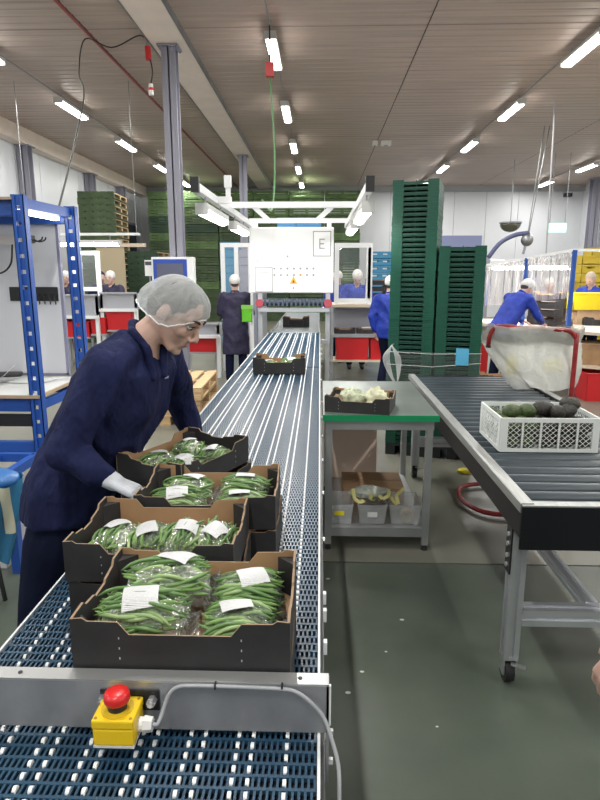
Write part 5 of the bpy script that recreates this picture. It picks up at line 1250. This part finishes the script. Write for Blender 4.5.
# pendant things near the right wall
p = PY(557, 228, 17); ex_ = thing('exit_sign', 'lit green and white emergency exit sign hanging from the ceiling', 'sign', p)
MB().bx(-.24, .24, -.04, .04, -.13, .13).build('case', mat('exit_case', (.7, .85, .78), .4), ex_); MB().bx(-.225, .225, -.046, -.04, -.115, .115).build('lit_face', mat('exit_face', (.5, 1, .8), .4, emit=1.4), ex_)
m_arr = mat('exit_white', (1, 1, 1), .4, emit=3.0); MB().bx(-.2, .1, -.05, -.046, -.025, .025).build('arrow_shaft', m_arr, ex_); MB().prism([(.08, -.05, -.08), (.2, -.05, 0), (.08, -.05, .08)], (0, .004, 0)).build('arrow_head', m_arr, ex_)
for s in (-.2, .2): MB().cyl((s, 0, .13), (s, 0, CEIL-p.z), .008, n=5).build('hanger', steel_d, ex_)
p = PY(510, 229, 18); d_ = thing('pendant_dome', 'dark half-dome mirror hanging below the ceiling near the back wall', 'mirror', p)
mb = MB(); prof = [(.29*math.cos(a_*math.pi/16), -.24*math.sin(a_*math.pi/16)) for a_ in range(8)]+[(.01, -.24)]
mb.tube([(0, 0, z+.15) for r, z in prof], [r for r, z in prof], 24).build('dome', mat('dome_mirror', (.20, .20, .16), .15, .8), d_, True); MB().cyl((0, 0, .15), (0, 0, .19), .31, n=24).build('rim', steel_d, d_); MB().cyl((0, 0, .19), (0, 0, CEIL-p.z), .012, n=6).build('rod', steel_d, d_)
arm = [PY(488, 258, 14), PY(500, 243, 14), PY(515, 235, 14), PY(529, 233, 14)]
o = thing('swing_arm', 'curved blue-grey hose arm with hanging cables near the back', 'arm'); MB().tube(smooth_pts(arm, 5), .05, 8).build('arm_tube', mat('arm_blue', (.10, .11, .22), .5), o, True)
q = arm[-1]; e_ = PY(527, 240, 14); MB().ell(e_, (.14, .1, .14), None, 14, 8).build('reel', steel_d, o, True)
MB().tube([q, e_, PY(523, 254, 14)], .03, 6).build('hose', col_grey, o); MB().tube([q, Vector((PY(545, 186, 14).x, 14, CEIL))], .012, 5).build('stay_cable', steel_d, o); MB().tube([e_, Vector((PY(540, 187, 14).x, 14, CEIL))], .012, 5).build('stay_cable', steel_d, o)
MB().bar(arm[0], (arm[0].x, 14, 0), .08).build('stand_post', col_grey, o)
o = MB().tube([PY(544, 300, 12)+Vector((0, 0, -.6)), (PY(548, 190, 12).x, 12, CEIL)], .015, 6).build('power_drop', mat('drop_grey', (.4, .4, .42), .5), None); tag(o, 'thin grey power cable dropping to the right packing line', 'cable')
o = thing('wall_camera', 'small dark camera on the back wall under the ceiling edge', 'camera', (PY(568, 195, 23).x, 23.1, PY(568, 195, 23).z)); MB().bx(-.12, .12, -.2, .03, -.06, .06).build('body', black_p, o); MB().cyl((0, -.2, 0), (0, -.24, 0), .05, n=12).build('lens', m_ink, o); MB().bx(-.03, .03, .03, .18, -.03, .03).build('mount', steel_d, o)
# ------------------------------------------------------------------ cables and pipes overhead
c0, c1, c2 = PY(137, 36, 8.6), PY(85, 39, 8.6), PY(60, 203, 4.5)
o = MB().tube(smooth_pts([Vector((-2.31, 8.6, 4.68)), c0, (c0+c1)/2+Vector((0, 0, -.12)), c1, c1+Vector((.0, -.3, -.5)), (c1+c2)/2+Vector((.08, 0, .0)), c2, Vector((c2.x-.02, 4.42, 2.13))], 6), .008, 6).build('power_cable', black_p, None, True); tag(o, 'black cable looping from the beam down to the blue rack', 'cable')
o = thing('hanging_plug', 'red and white plug hanging on a black lead beside the column', 'plug', PY(151, 88, 8.7)); L = PY(150, 45, 8.7).z-o.location.z
MB().tube(smooth_pts([(0, 0, .05), (.03, 0, .2), (.0, 0, .4), (-.02, 0, L)], 4), .010, 6).build('lead', black_p, o, True); MB().cyl((0, 0, -.09), (0, 0, .05), .035, .03, n=12).build('plug_body', white_p, o); MB().cyl((0, 0, -.03), (0, 0, .0), .042, n=12).build('red_collar', red_t, o)
MB().cyl((-.015, 0, L-.18), (-.02, 0, L-.02), .04, n=12).build('socket', red_t, o); MB().cyl((-.02, 0, L-.02), (-.02, 0, 4.665-o.location.z), .02, n=8).build('socket_bracket', steel_d, o)
o = thing('socket_drop', 'red socket on a green cable dropping from a ceiling light', 'socket', PY(270, 70, 8.3)); z_ = o.location.z
MB().bx(-.05, .05, -.05, .05, -.08, .08).build('socket_box', red_t, o); e = PY(262, 200, 7.4)-o.location
MB().tube(smooth_pts([(0, 0, -.08), (.05, 0, -1.0), (.03, -.2, -1.7), tuple(e)], 5), .012, 6).build('cable', mat('green_cable', (.16, .36, .16), .5), o, True); MB().cyl((0, 0, .08), (0, 0, CEIL-z_), .01, n=6).build('drop_rod', black_p, o)
for px, py, nm in ((375, 144, 'small'), (386, 144, 'larger')):
    p = PZ(px, py, CEIL-.06); o = thing('junction_box', '%s white junction box on the ceiling seam' % nm, 'box', (p.x, p.y, CEIL)); s = .06 if nm == 'small' else .12
    MB().bx(-s, s, -.1, .1, -.09, 0).build('case', white_p, o); MB().cyl((0, 0, -.1), (0, 0, -.09), s*.4, n=10).build('screw_cap', steel_d, o)
gb = thing('green_pouch', 'bright green pouch hanging on a white post by the violet coated worker', 'pouch', PY(247, 313, 8.85))
MB().bx(-.075, .075, -.03, .03, -.13, .10).build('pouch', mat('lime_plastic', (.16, .62, .03), .45), gb, bevel=.012); MB().bx(-.08, .08, -.035, .035, .06, .115).build('flap', mat('lime_light', (.30, .72, .12), .45), gb)
MB().bx(-.02+.07, .02+.07, .035, .075, -gb.location.z, .3).build('white_post', m_mw, gb)
# scraps on the floor
for k, (px, py, s) in enumerate(((402, 620, .012), (362, 672, .010), (386, 652, .007), (437, 727, .006), (328, 579, .012), (348, 693, .012))):
    p = PZ(px, py, 0); o = MB().ell((0, 0, .002), (s, s*.7, .002), None, 8, 4).build('paper_speck', mat('speck', (.62, .64, .60), .8), None, loc=(p.x, p.y, 0)); tag(o, 'small white scrap on the grey green floor', 'scrap', 'white scraps on the floor')
p = PZ(465, 473, 0); crumple('yellow_bag_scrap', (p.x, p.y, 0), .05, mat('scrap_yellow', (.75, .66, .05), .5), 'yellow plastic scrap on the floor under the roller conveyor', 'scrap', 15, .4, sq=(1.2, .8, .5))
